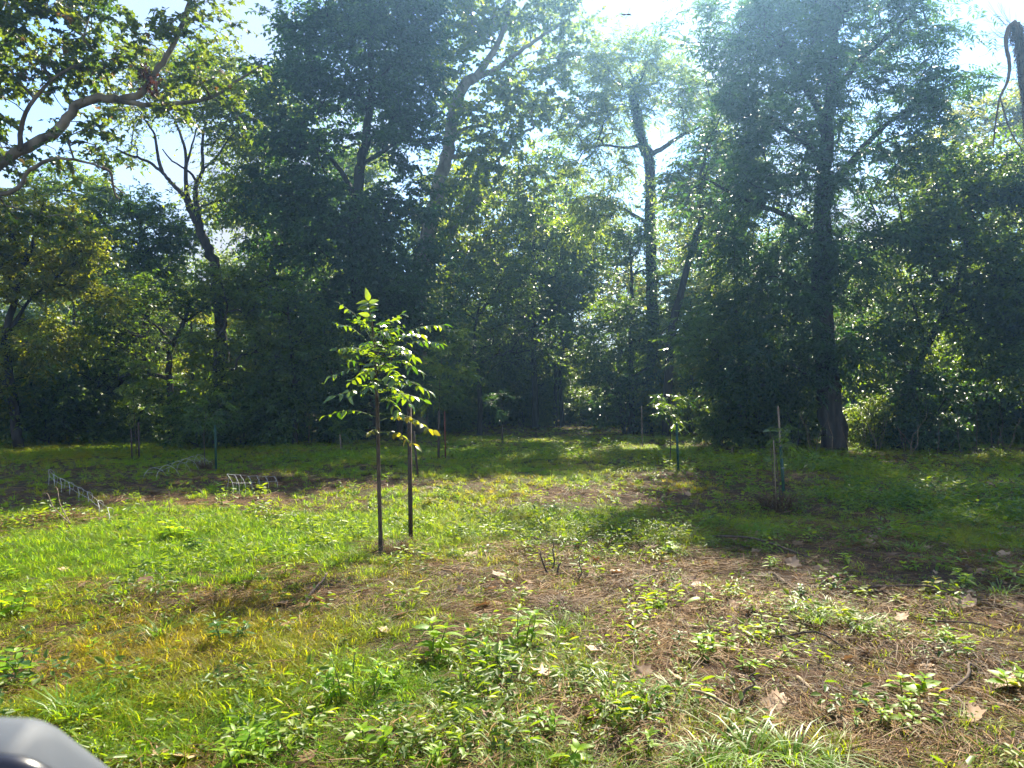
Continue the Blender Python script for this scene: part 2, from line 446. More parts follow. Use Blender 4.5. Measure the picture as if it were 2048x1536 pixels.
def tree_geo(chains, blobs, n_clump, per, leaf, size, r, shape='leaf', sigma=.45, aspect=.5, mind=.35, tip=.012, flat=.55, pinnate=False, sides=6, up=1.0, dens=None, gaps=True):
    """chains: list of (points, r0, r1) for trunk and limbs the photograph shows. Returns wood Geo, leaf arrays"""
    wood = Geo()
    npos, ndir = [], []
    for pts, r0, r1 in chains:
        s = spline(pts, 4)
        wob = .05 if r0 > .1 else .03
        s[1:-1] += r.normal(size=(len(s) - 2, 3)) * min(.03, r0 * .12)
        t = np.linspace(0, 1, len(s))
        wood.tube(s, r0 + (r1 - r0) * t ** .8, max(sides, 8) if r0 > .08 else 6, True, wob)
        npos += list(s[1:]); ndir += list(np.gradient(s, axis=0)[1:])
    C = sample_blobs(blobs, n_clump, mind, r)
    node = np.array(npos); nd = unit(np.array(ndir))
    chain_node = list(node); cnd = list(nd)
    order = np.argsort([np.min(np.sum((node - c) ** 2, 1)) for c in C])
    paths = []
    weight = {}
    parents = [-1] * len(node)
    arr = np.array(chain_node); 
    ends = []
    for ci in order:
        c = C[ci]
        dv = c - arr
        dist = np.linalg.norm(dv, axis=1)
        cost = dist + .9 * np.maximum(0, .25 * dist - dv[:, 2])
        k = int(np.argmin(cost))
        a = arr[k]; L = dist[k]
        m = 3 if L < 1.2 else 4
        ts = np.linspace(0, 1, m + 1)[1:]
        side = r.normal(size=3) * L * .10
        pth = [a + (c - a) * t + side * math.sin(math.pi * t) + np.array([0, 0, L * .10 * math.sin(math.pi * t)]) for t in ts]
        i0 = len(arr)
        arr = np.vstack([arr, pth])
        for q in range(m): parents.append(k if q == 0 else i0 + q - 1)
        paths.append((k, i0, m)); ends.append(i0 + m - 1)
    w = np.zeros(len(arr))
    for e in ends: w[e] += 1
    for i in range(len(arr) - 1, len(node) - 1, -1):
        if parents[i] >= 0: w[parents[i]] += w[i]
    for k, i0, m in paths:
        pts = np.vstack([arr[k][None], arr[i0:i0 + m]])
        rad = tip * np.concatenate([[w[i0]], w[i0:i0 + m]]) ** .5
        rad[-1] *= .6
        wood.tube(pts, rad, 5 if rad[0] > .03 else 4, False)
    # leaves in flat sprays along twigs
    per = int(per * (DENS if dens is None else dens)); size = size * LSZ
    k = 9 if pinnate else 1
    lpt = 4 if pinnate else 13                                     # fronds or leaves on one twig
    nt = max(3, round(per / (lpt * k)))
    ntw = len(C) * nt
    ci = np.repeat(np.arange(len(C)), nt)
    ctr = C.mean(0)
    out = unit((C - ctr) * np.array([1, 1, .5]))[ci]
    td = unit(r.normal(size=(ntw, 3)) * np.array([1, 1, .42]) + out * .55 + np.array([0, 0, .12]))
    tl = sigma * r.uniform(.7, 2.3, ntw) * r.uniform(.75, 1.25, len(C))[ci]
    t0 = C[ci] + r.normal(size=(ntw, 3)) * sigma * np.array([.38, .38, .38 * flat])
    drp = r.uniform(.05, .35, ntw)
    def on_twig(i, t): return t0[i] + td[i] * (tl[i] * t)[:, None] - np.array([0, 0, 1.0]) * (drp[i] * tl[i] * t * t)[:, None]
    ii = np.arange(ntw); one = np.ones(ntw)
    A0, A1, A2 = on_twig(ii, one * 0), on_twig(ii, one * .5), on_twig(ii, one * .95)
    sd = unit(np.cross(td, np.array([0, 0, 1.0]))); up2 = np.cross(sd, td); tr = .0035 + .003 * (size / .12)
    ring = lambda A, q: np.stack([A + up2 * q, A + (sd * .87 - up2 * .5) * q, A - (sd * .87 + up2 * .5) * q], 1)
    TV = np.concatenate([ring(A0, tr), ring(A1, tr * .7), ring(A2, tr * .35)], 1)
    bi = (np.arange(ntw) * 9)[:, None]
    TQ = np.concatenate([bi + np.array([[g_ * 3 + j_, g_ * 3 + (j_ + 1) % 3, g_ * 3 + 3 + (j_ + 1) % 3, g_ * 3 + 3 + j_]]) for g_ in range(2) for j_ in range(3)])
    wood.add(TV.reshape(-1, 3), TQ)
    n = ntw * lpt
    ti = np.repeat(ii, lpt)
    tt = np.clip(np.tile(np.linspace(.12, 1.0, lpt), ntw) + r.normal(size=n) * .04, .02, 1.05)
    sg = np.where(np.tile(np.arange(lpt) % 2, ntw) == 0, 1.0, -1.0)[:, None]
    base = on_twig(ti, tt) + r.normal(size=(n, 3)) * .015
    ctint = (r.uniform(-.25, .25, len(C))[ci] + r.uniform(-.15, .15, ntw))[ti]
    nrm = unit(np.array([0, 0, up]) + r.normal(size=(ntw, 3)) * .28)[ti]
    ax = unit(td[ti] - np.array([0, 0, 1.0]) * (2 * drp[ti] * tt)[:, None])
    side = unit(np.cross(ax, nrm)) * sg
    if pinnate:
        m = n
        fax = unit(ax * .7 + side * .8 + r.normal(size=(n, 3)) * .35 + np.array([0, 0, -.18]))
        nr = unit(nrm + r.normal(size=(n, 3)) * .25)
        sd = unit(np.cross(fax, nr))
        step = size * 1.0 * r.uniform(.8, 1.2, m)
        Cs, Ds, Ns = [], [], []
        for q in range(k):
            t = q // 2 * .45 + .25
            sgn = 1 if q % 2 else -1
            cpt = base + fax * (t * step)[:, None] - np.array([0, 0, 1.0]) * (t * t * step * .12)[:, None]
            d = unit(fax * .45 + sd * sgn + np.array([0, 0, -.25])) if q < k - 1 else fax
            Cs.append(cpt); Ds.append(d); Ns.append(nr + r.normal(size=(m, 3)) * .12)
        B = np.stack(Cs, 1).reshape(-1, 3); D = np.stack(Ds, 1).reshape(-1, 3); Nn = np.stack(Ns, 1).reshape(-1, 3)
        ct = np.repeat(ctint, k)
    else:
        B = base
        D = unit(ax * .55 + side * .9 + r.normal(size=(n, 3)) * .35 + np.array([0, 0, -.30]))
        Nn = unit(nrm + r.normal(size=(n, 3)) * .32)
        ct = ctint
    ok = B[:, 2] > .08
    if gaps: ok &= ~in_gap(B)
    B, D, Nn, ct = B[ok], D[ok], Nn[ok], ct[ok]; n = len(B)
    ln = size * r.uniform(.65, 1.3, n)
    V, Q, T, kv = leaf_cards(B, D, Nn, ln, ln * aspect * r.uniform(.85, 1.15, n), shape)
    tint = np.repeat(np.clip(.45 + ct + r.normal(size=n) * .18, 0, 1), kv)
    return wood, (V, Q, T, tint)

def build_tree(name, label, cat, base, chains, blobs, n_clump, per, leafm, barkm, size, seed, group=None, **kw):
    r = np.random.default_rng(seed)
    base = np.array(base, float)
    wood, (V, Q, T, tint) = tree_geo(chains, blobs, n_clump, per, leafm, size, r, **kw)
    t = empty(name, base)
    wood.V = [v - base for v in wood.V]
    obj('trunk', wood.mesh(name + '_trunk', [M[barkm]], smooth=True), t)
    c = obj('crown', make_mesh(name + '_crown', V - base, Q, T, [M[leafm]], tint=tint), t)
    c['kind'] = 'stuff'
    tag(t, label, cat, group)
    return t

def PB(px, py, d, r, rz=None, ry=None):
    """blob: centre and radii (px at that depth)"""
    k = d / FPX
    return (P(px, py, d), (r * k, (ry if ry is not None else r * 1.1) * k, (rz if rz is not None else r * .85) * k))

def chain(pts, d, r0, r1):
    out = []
    for p in pts:
        dd = p[2] if len(p) > 2 else d
        out.append(P(p[0], p[1], dd))
    return (np.array(out), r0, r1)

def gbase(px, d):
    x = (px - CX) / FPX * d
    return np.array([x, d, float(gh(x, d))])

def trunk_from_ground(px0, d, pts, r0, r1):
    b = gbase(px0, d)
    ps = [b - np.array([0, 0, .15])] + [P(p[0], p[1], p[2] if len(p) > 2 else d) for p in pts]
    return (np.array(ps), r0, r1)

def forest():
    # --- left sycamore, trunk outside the frame, pale limbs reaching in
    d = 14
    b = gbase(-520, 15)
    build_tree('sycamore_tree', 'sycamore with pale curving limbs and big lobed leaves reaching in at the upper left', 'tree', b,
        [trunk_from_ground(-520, 15, [(-500, 700, 15), (-430, 560, 14.6), (-250, 470, 14.2)], .36, .15),
         chain([(-250, 470, 14.2), (-60, 375), (0, 325), (70, 287), (120, 258), (150, 216), (200, 197), (240, 201)], d, .115, .075),
         chain([(240, 201), (285, 185), (318, 135), (345, 90), (375, 20), (392, -60), (400, -150)], d, .075, .025),
         chain([(240, 201), (290, 210), (350, 208), (420, 195), (470, 165), (525, 130)], d, .06, .018),
         chain([(40, 302), (46, 240), (80, 185), (130, 142), (190, 115)], 13.8, .05, .018),
         chain([(-100, 395), (20, 385), (60, 340), (110, 318), (160, 322), (215, 338)], 13.6, .05, .02),
         chain([(-60, 375), (-80, 250), (-40, 100), (20, -40), (60, -160)], 14.2, .12, .04)],
        [PB(60, 90, d, 130), PB(-60, 40, d, 170), PB(150, 30, d, 110), PB(330, 70, d, 105), PB(400, 20, d, 75), PB(190, 150, d, 80),
         PB(40, 240, d, 95), PB(190, 265, d, 55), PB(420, 175, d, 85, 45), PB(520, 135, d, 45, 30), PB(330, 185, d, 70, 40), PB(60, 420, d, 95, 50), PB(-120, 250, d, 160),
         PB(0, -130, d, 200), PB(260, -140, d, 170), PB(430, -120, d, 90), PB(-250, 50, 14.5, 250), PB(-300, 350, 14.5, 200)],
        350, 78, 'leaf_syc', 'bark_tan', .076, 101, shape='palm', dens=1.0, sigma=.34, aspect=1.05, mind=.3, tip=.010, flat=.7)
    # --- forked tree left of the big dark one
    d = 26
    build_tree('forked_tree', 'slender dark forked tree with thin yellowish crown against the sky, left', 'tree', gbase(452, d),
        [trunk_from_ground(452, d, [(444, 700), (430, 540), (412, 490), (395, 440), (378, 408)], .21, .14),
         chain([(378, 408), (362, 385), (342, 365), (325, 345), (300, 325), (265, 312), (232, 298)], d, .10, .03),
         chain([(325, 345), (315, 310), (310, 270), (290, 240), (275, 212)], d, .07, .02),
         chain([(378, 408), (372, 370), (372, 330), (368, 290), (350, 240), (330, 218)], d, .10, .025),
         chain([(400, 450), (391, 395), (395, 366), (405, 340), (405, 290), (412, 245), (415, 205)], d, .12, .025),
         chain([(395, 366), (380, 345), (345, 322), (325, 298)], d, .06, .02),
         chain([(372, 330), (385, 290), (395, 250)], d, .05, .02)],
        [PB(290, 230, d, 60), PB(370, 190, d, 85, 60), PB(450, 250, d, 65), PB(480, 330, d, 50), PB(430, 390, d, 60, 35), PB(250, 300, d, 40, 25),
         PB(330, 150, d, 60), PB(430, 150, d, 70, 50), PB(500, 200, d, 50)],
        120, 120, 'leaf_light', 'bark_dark', .105, 102, sigma=.5, mind=.45)
    # --- big dark tree left of centre
    d = 27
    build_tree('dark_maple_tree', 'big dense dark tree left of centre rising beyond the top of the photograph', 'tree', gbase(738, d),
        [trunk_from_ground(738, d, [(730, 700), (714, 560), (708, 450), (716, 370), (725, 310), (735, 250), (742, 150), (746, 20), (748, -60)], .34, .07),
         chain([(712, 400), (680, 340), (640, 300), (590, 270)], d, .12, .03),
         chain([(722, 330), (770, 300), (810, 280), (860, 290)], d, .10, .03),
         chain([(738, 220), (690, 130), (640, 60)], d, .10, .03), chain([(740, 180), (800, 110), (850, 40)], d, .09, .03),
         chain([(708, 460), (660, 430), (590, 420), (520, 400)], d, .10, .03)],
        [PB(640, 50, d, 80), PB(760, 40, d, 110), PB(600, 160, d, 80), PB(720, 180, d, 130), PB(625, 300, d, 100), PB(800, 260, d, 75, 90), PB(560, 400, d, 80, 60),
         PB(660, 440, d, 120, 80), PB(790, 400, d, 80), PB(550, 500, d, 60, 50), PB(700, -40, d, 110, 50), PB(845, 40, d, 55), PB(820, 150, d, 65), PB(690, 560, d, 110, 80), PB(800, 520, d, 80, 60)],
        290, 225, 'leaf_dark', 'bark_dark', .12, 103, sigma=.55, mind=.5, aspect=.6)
    # --- pale barked sycamore in the middle
    d = 31
    build_tree('pale_sycamore_tree', 'tall sycamore with pale mottled trunk and white upper limbs, centre', 'tree', gbase(838, d),
        [trunk_from_ground(838, d, [(836, 620), (840, 530), (850, 490), (862, 440), (880, 360), (895, 300), (905, 235), (925, 175), (950, 155)], .40, .22),
         chain([(950, 155), (975, 122), (1000, 75), (1012, 40), (1020, -10), (1025, -60)], d, .17, .06),
         chain([(950, 155), (990, 140), (1030, 110), (1070, 82), (1110, 55), (1150, 30)], d, .15, .04),
         chain([(897, 316), (930, 310), (970, 300), (1005, 295), (1040, 270), (1068, 256)], d, .13, .05),
         chain([(895, 292), (920, 262), (950, 252), (978, 256)], d, .09, .04),
         chain([(905, 235), (890, 180), (880, 120)], d, .10, .04)],
        [PB(1000, 30, d, 95), PB(1100, 40, d, 70), PB(1145, 10, d, 45), PB(1030, 195, d, 80), PB(1105, 190, d, 55), PB(940, 235, d, 60), PB(1000, 340, d, 75), PB(915, 400, d, 70),
         PB(1065, 330, d, 40), PB(930, 20, d, 70), PB(1050, 420, d, 60), PB(950, 480, d, 70), PB(890, 110, d, 60), PB(1000, -60, d, 90, 40), PB(980, 270, d, 70), PB(1120, 110, d, 40)],
        210, 95, 'leaf_light', 'bark_pale', .13, 104, sigma=.55, mind=.5, aspect=.85)
    # --- ivy-clad tree with open forked top
    d = 32
    t = build_tree('ivy_tree', 'narrow tree with ivy-clad trunk forking at the top in the central sky gap', 'tree', gbase(1303, d),
        [trunk_from_ground(1303, d, [(1306, 700), (1305, 560), (1300, 420), (1300, 330), (1292, 298)], .28, .20),
         chain([(1292, 298), (1276, 250), (1268, 205), (1272, 165)], d, .16, .10),
         chain([(1296, 312), (1320, 300), (1345, 283), (1370, 268), (1398, 255)], d, .13, .05),
         chain([(1285, 290), (1250, 296), (1205, 290), (1170, 300)], d, .08, .03),
         chain([(1272, 180), (1290, 140), (1300, 100)], d, .05, .02),
         chain([(1300, 450), (1250, 420), (1200, 400), (1180, 405)], d, .10, .03)],
        [PB(1215, 135, d, 65), PB(1300, 130, d, 60, 40), PB(1180, 250, d, 55), PB(1235, 215, d, 65), PB(1350, 175, d, 55), PB(1400, 225, d, 45), PB(1150, 330, d, 35, 45), PB(1220, 330, d, 50, 40),
         PB(1190, 420, d, 60, 40)],
        120, 150, 'leaf_light', 'bark_dark', .12, 105, sigma=.5, mind=.5, pinnate=True, aspect=.36, gaps=False, dens=1.35)
    # ivy sleeve on its trunk
    r = np.random.default_rng(55)
    pl = spline([P(*p, d) for p in ((1303, 700), (1305, 560), (1300, 420), (1300, 330), (1284, 280), (1270, 210), (1273, 160))], 40)
    n = 5200
    k = r.integers(0, len(pl), n)
    rad = np.where(k > len(pl) * .93, .34, .22)
    B = pl[k] + unit(r.normal(size=(n, 3))) * (rad * r.uniform(.5, 1.2, n))[:, None]
    ln = r.uniform(.07, .13, n)
    V, Q, T, kv = leaf_cards(B, r.normal(size=(n, 3)) + np.array([0, 0, -.5]), r.normal(size=(n, 3)) * .6 + unit(B - pl[k]), ln, ln * .9)
    iv = obj('ivy', make_mesh('ivy', V - np.array(t.location), Q, None, [M['leaf_dark']], tint=np.repeat(r.random(n), kv)), t); iv['kind'] = 'stuff'
    # --- leaning trunk
    d = 29
    build_tree('leaning_tree', 'thin dark tree leaning right between the ivy-clad tree and the big right tree', 'tree', gbase(1332, d),
        [trunk_from_ground(1332, d, [(1340, 690), (1358, 600), (1385, 500), (1402, 440), (1440, 370)], .2, .08), chain([(1385, 500), (1420, 470), (1470, 440)], d, .08, .03)],
        [PB(1440, 330, d, 70), PB(1400, 400, d, 60), PB(1470, 430, d, 60), PB(1360, 370, d, 45)],
        75, 150, 'leaf_light', 'bark_dark', .11, 106, sigma=.5)
    # --- the big right tree
    d = 22
    build_tree('walnut_tree', 'huge dark tree with thick straight trunk and feathery drooping leaves, right of centre', 'tree', gbase(1668, d),
        [trunk_from_ground(1668, d, [(1660, 800), (1648, 680), (1640, 560), (1645, 430), (1650, 340), (1655, 250), (1665, 150), (1670, 50), (1675, -60)], .42, .10),
         chain([(1648, 390), (1690, 340), (1740, 280), (1800, 230), (1880, 180), (1945, 150)], d, .13, .03),
         chain([(1655, 250), (1605, 160), (1560, 70), (1540, -20)], d, .14, .05),
         chain([(1642, 480), (1570, 430), (1480, 395), (1400, 350)], d, .12, .03),
         chain([(1650, 330), (1590, 270), (1500, 220), (1420, 200)], d, .11, .03),
         chain([(1660, 200), (1720, 120), (1790, 60), (1840, 0)], d, .11, .03),
         chain([(1640, 570), (1700, 520), (1750, 500)], d, .08, .03)],
        [PB(1600, 40, d, 110), PB(1780, 50, d, 110), PB(1490, 90, d, 110), PB(1410, 40, d, 70, 50), PB(1600, 180, d, 130), PB(1790, 190, d, 110, 80), PB(1890, 165, d, 60, 50), PB(1950, 140, d, 28, 22),
         PB(1480, 230, d, 110), PB(1600, 330, d, 120), PB(1760, 320, d, 90, 70), PB(1480, 370, d, 110, 80), PB(1395, 300, d, 60, 50), PB(1560, 470, d, 120), PB(1450, 500, d, 90), PB(1650, 520, d, 110, 80),
         PB(1560, 610, d, 110, 80), PB(1680, -50, d, 150, 90), PB(1740, 450, d, 80, 60), PB(1860, 50, d, 50), PB(1640, 690, d, 110, 50), PB(1540, 720, d, 90, 50), PB(1730, 640, d, 80, 60)],
        330, 260, 'leaf_dark', 'bark_dark', .11, 107, sigma=.5, mind=.45, pinnate=True, aspect=.36)
    # --- right-hand trees
    d = 21
    build_tree('box_elder_tree', 'bushy tree with leaning dark stem at the right edge, leaves glinting yellow green', 'tree', gbase(1792, 22.5),
        [trunk_from_ground(1792, 22.5, [(1805, 790, 22.5), (1830, 740, 22.3), (1880, 640, 22), (1920, 540, 22), (1950, 430, 22)], .16, .05),
         chain([(1850, 700, 22.2), (1830, 620, 22), (1800, 560, 22)], 22, .07, .02), chain([(1890, 620, 22), (1960, 560, 22), (2020, 500, 22)], 22, .08, .02)],
        [PB(1880, 380, 22, 95), PB(1980, 360, 22, 90), PB(1900, 520, 22, 110), PB(2010, 520, 22, 90), PB(1830, 600, 22, 80), PB(1950, 640, 22, 90), PB(1850, 460, 22, 70), PB(1800, 680, 22, 60, 40)],
        170, 170, 'leaf_mid', 'bark_dark', .10, 108, sigma=.45)
    build_tree('right_edge_tree', 'mid green tree half cut off by the right edge of the photograph', 'tree', gbase(2110, d),
        [trunk_from_ground(2110, d, [(2105, 700), (2095, 560), (2080, 430), (2090, 330)], .2, .06), chain([(2100, 620), (2040, 560), (2000, 540)], d, .08, .03)],
        [PB(2090, 400, d, 90), PB(2040, 600, d, 90), PB(2140, 560, d, 110), PB(2030, 720, d, 80), PB(2150, 720, d, 110), PB(2110, 290, d, 70)],
        120, 170, 'leaf_mid', 'bark_dark', .10, 109, sigma=.45)
    build_tree('olive_tree', 'olive tinted tree top behind the bushy right tree, below the dead snag', 'tree', gbase(1950, 34),
        [trunk_from_ground(1950, 34, [(1950, 600), (1940, 420), (1945, 300)], .3, .1)],
        [PB(1900, 290, 34, 60), PB(1960, 250, 34, 60), PB(2030, 240, 34, 70), PB(1930, 370, 34, 90), PB(2040, 360, 34, 90), PB(1860, 340, 34, 60), PB(2110, 300, 34, 70)],
        120, 130, 'leaf_yellow', 'bark_mid', .14, 110, sigma=.6, mind=.5)
    # --- left hand understory
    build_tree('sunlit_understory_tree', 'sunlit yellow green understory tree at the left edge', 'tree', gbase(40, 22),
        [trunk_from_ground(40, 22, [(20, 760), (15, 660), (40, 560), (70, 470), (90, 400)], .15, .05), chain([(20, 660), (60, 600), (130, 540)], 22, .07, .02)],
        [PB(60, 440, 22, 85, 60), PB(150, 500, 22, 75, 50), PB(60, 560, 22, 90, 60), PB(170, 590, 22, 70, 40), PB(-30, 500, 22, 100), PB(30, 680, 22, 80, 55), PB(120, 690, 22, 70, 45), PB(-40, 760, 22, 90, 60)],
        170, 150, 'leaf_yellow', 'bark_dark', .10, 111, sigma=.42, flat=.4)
    build_tree('green_understory_tree', 'mid green rounded tree under the forked tree, left', 'tree', gbase(290, 29),
        [trunk_from_ground(290, 29, [(288, 650), (285, 540), (280, 440)], .18, .05)],
        [PB(270, 430, 29, 75), PB(200, 420, 29, 60), PB(330, 470, 29, 70), PB(250, 540, 29, 90), PB(340, 570, 29, 70), PB(190, 500, 29, 60), PB(140, 390, 29, 60)],
        140, 140, 'leaf_mid', 'bark_dark', .11, 112, sigma=.5)
    build_tree('arching_understory_tree', 'dull green spreading tree with black stem in deep shade, left of the dark tree', 'tree', gbase(340, 25),
        [trunk_from_ground(340, 25, [(340, 780), (338, 720), (345, 690), (370, 640), (380, 600)], .14, .05), chain([(345, 690), (310, 650), (260, 630)], 25, .06, .02), chain([(360, 650), (420, 610), (460, 590)], 25, .05, .02)],
        [PB(300, 610, 25, 75, 45), PB(380, 600, 25, 60, 40), PB(250, 660, 25, 70, 40), PB(450, 590, 25, 55, 35), PB(230, 740, 25, 70, 45), PB(320, 700, 25, 60, 30)],
        110, 140, 'leaf_mid', 'bark_dark', .095, 113, sigma=.42, flat=.45)
    build_tree('crooked_understory_tree', 'crooked thin tree with pale lit leaf sprays in front of the shade, left', 'tree', gbase(430, 24),
        [trunk_from_ground(430, 24, [(432, 700), (450, 650), (452, 600), (440, 560)], .09, .03)],
        [PB(440, 570, 24, 55, 40), PB(500, 620, 24, 45, 30), PB(530, 690, 24, 45, 55), PB(420, 700, 24, 50, 40), PB(480, 760, 24, 55, 35)],
        70, 120, 'leaf_light', 'bark_dark', .09, 114, sigma=.4, flat=.45)
    build_tree('shrubby_understory_tree', 'rounded grey green small tree just left of the big dark trunk', 'tree', gbase(590, 24),
        [trunk_from_ground(590, 24, [(588, 740), (580, 660), (575, 600)], .10, .03)],
        [PB(575, 620, 24, 55), PB(590, 720, 24, 65), PB(620, 660, 24, 45), PB(560, 790, 24, 60, 40), PB(520, 560, 26, 60)],
        90, 140, 'leaf_mid', 'bark_dark', .085, 115, sigma=.4)
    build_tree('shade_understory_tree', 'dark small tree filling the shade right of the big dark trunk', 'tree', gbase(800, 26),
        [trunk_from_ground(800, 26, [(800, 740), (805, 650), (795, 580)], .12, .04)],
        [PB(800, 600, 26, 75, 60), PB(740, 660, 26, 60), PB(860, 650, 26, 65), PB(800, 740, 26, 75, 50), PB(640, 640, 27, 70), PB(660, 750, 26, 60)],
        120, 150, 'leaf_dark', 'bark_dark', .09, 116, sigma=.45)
    build_tree('grey_green_tree', 'dusky grey green small tree behind the middle of the clearing', 'tree', gbase(960, 30),
        [trunk_from_ground(960, 30, [(958, 760), (950, 680), (960, 600)], .12, .04)],
        [PB(960, 580, 30, 75), PB(900, 640, 30, 65), PB(1010, 650, 30, 70), PB(950, 720, 30, 70, 40), PB(1040, 560, 30, 60), PB(1060, 700, 30, 50)],
        120, 140, 'leaf_mid', 'bark_dark', .09, 117, sigma=.5)
    build_tree('thicket_tree', 'small leafy tree with several dark stems at the far middle of the clearing', 'tree', gbase(1110, 38),
        [trunk_from_ground(1110, 38, [(1112, 740), (1105, 640), (1100, 560)], .13, .05), trunk_from_ground(1125, 38, [(1120, 740), (1140, 640), (1170, 560)], .12, .04)],
        [PB(1100, 560, 38, 65), PB(1170, 560, 38, 60), PB(1140, 480, 38, 65), PB(1200, 640, 38, 60), PB(1080, 650, 38, 40), PB(1160, 700, 38, 55, 35), PB(1200, 500, 38, 50)],
        130, 130, 'leaf_mid', 'bark_dark', .11, 118, sigma=.6, mind=.5)
    build_tree('vine_hung_tree', 'dusky vine-hung tree standing between the central gap and the big right tree', 'tree', gbase(1265, 31),
        [trunk_from_ground(1265, 31, [(1262, 720), (1265, 600), (1260, 500)], .14, .05)],
        [PB(1260, 500, 31, 50, 70), PB(1250, 620, 31, 60), PB(1290, 690, 31, 55), PB(1210, 720, 31, 50), PB(1340, 560, 31, 45), PB(1370, 640, 30, 50), PB(1300, 790, 31, 60, 30)],
        130, 140, 'leaf_mid', 'bark_dark', .10, 119, sigma=.5, flat=.9)
    build_tree('feathery_sapling_tree', 'feathery dark green young tree below the big right crown', 'tree', gbase(1480, 23),
        [trunk_from_ground(1480, 23, [(1480, 760), (1478, 680), (1470, 600)], .09, .03)],
        [PB(1470, 640, 23, 65), PB(1420, 700, 23, 60), PB(1530, 690, 23, 60), PB(1480, 770, 23, 70, 40), PB(1580, 770, 23, 60, 40)],
        100, 150, 'leaf_mid', 'bark_dark', .09, 120, sigma=.42, pinnate=True, aspect=.36)
    build_tree('glinting_understory_tree', 'small tree right of the big right trunk with sunlit leaves low down', 'tree', gbase(1870, 25),
        [trunk_from_ground(1870, 25, [(1868, 780), (1860, 700), (1880, 640)], .10, .03)],
        [PB(1780, 720, 25, 60, 40), PB(1860, 720, 25, 65, 45), PB(1940, 760, 25, 60, 40), PB(1760, 560, 25, 60), PB(1820, 790, 25, 60, 30), PB(1990, 790, 25, 70, 40)],
        110, 140, 'leaf_light', 'bark_dark', .09, 121, sigma=.42)

    build_tree('light_crowned_tree', 'light green crown filling the space between the forked tree and the big dark tree', 'tree', gbase(545, 35),
        [trunk_from_ground(545, 35, [(545, 600), (540, 420), (530, 280), (525, 180)], .26, .06)],
        [PB(520, 170, 35, 55), PB(570, 230, 35, 60), PB(500, 280, 35, 60), PB(560, 350, 35, 75), PB(470, 400, 35, 65), PB(540, 460, 35, 70)],
        120, 105, 'leaf_light', 'bark_dark', .13, 122, sigma=.6, mind=.5)
    build_tree('central_filler_tree', 'yellow green tree behind the pale sycamore trunk, centre', 'tree', gbase(1010, 40),
        [trunk_from_ground(1010, 40, [(1010, 680), (1015, 560), (1005, 440)], .24, .06)],
        [PB(1000, 400, 40, 70), PB(1060, 460, 40, 60), PB(950, 470, 40, 65), PB(1020, 540, 40, 80), PB(920, 560, 40, 60)],
        120, 105, 'leaf_yellow', 'bark_dark', .14, 123, sigma=.65, mind=.5)
    build_tree('rear_gap_tree', 'yellow green leafy tree low behind the ivy-clad trunk', 'tree', gbase(1240, 42),
        [trunk_from_ground(1240, 42, [(1240, 700), (1236, 580), (1230, 480)], .22, .06)],
        [PB(1230, 450, 42, 55), PB(1280, 480, 42, 55), PB(1180, 500, 42, 55), PB(1240, 560, 42, 70), PB(1340, 500, 42, 55), PB(1150, 580, 42, 50)],
        110, 105, 'leaf_yellow', 'bark_dark', .14, 124, sigma=.65, mind=.5)

    build_tree('gap_poplar_tree', 'pale green tree top in the low sky gap left of the ivy-clad tree', 'tree', gbase(1135, 46),
        [trunk_from_ground(1135, 46, [(1135, 700), (1130, 560), (1132, 400)], .22, .06)],
        [PB(1130, 390, 46, 45), PB(1095, 450, 46, 50), PB(1165, 460, 46, 45), PB(1130, 520, 46, 60)],
        80, 100, 'leaf_light', 'bark_dark', .15, 125, sigma=.65, mind=.5)

forest()

def copy_thing(src, loc, rz=0.0, sc=1.0, label=None):
    c = src.copy(); COL.objects.link(c)
    c.location = tuple(loc); c.rotation_euler = (0, 0, rz); c.scale = (sc, sc, sc)
    if label: c['label'] = label
    for ch in list(src.children):
        k = ch.copy(); COL.objects.link(k); k.parent = c
    return c

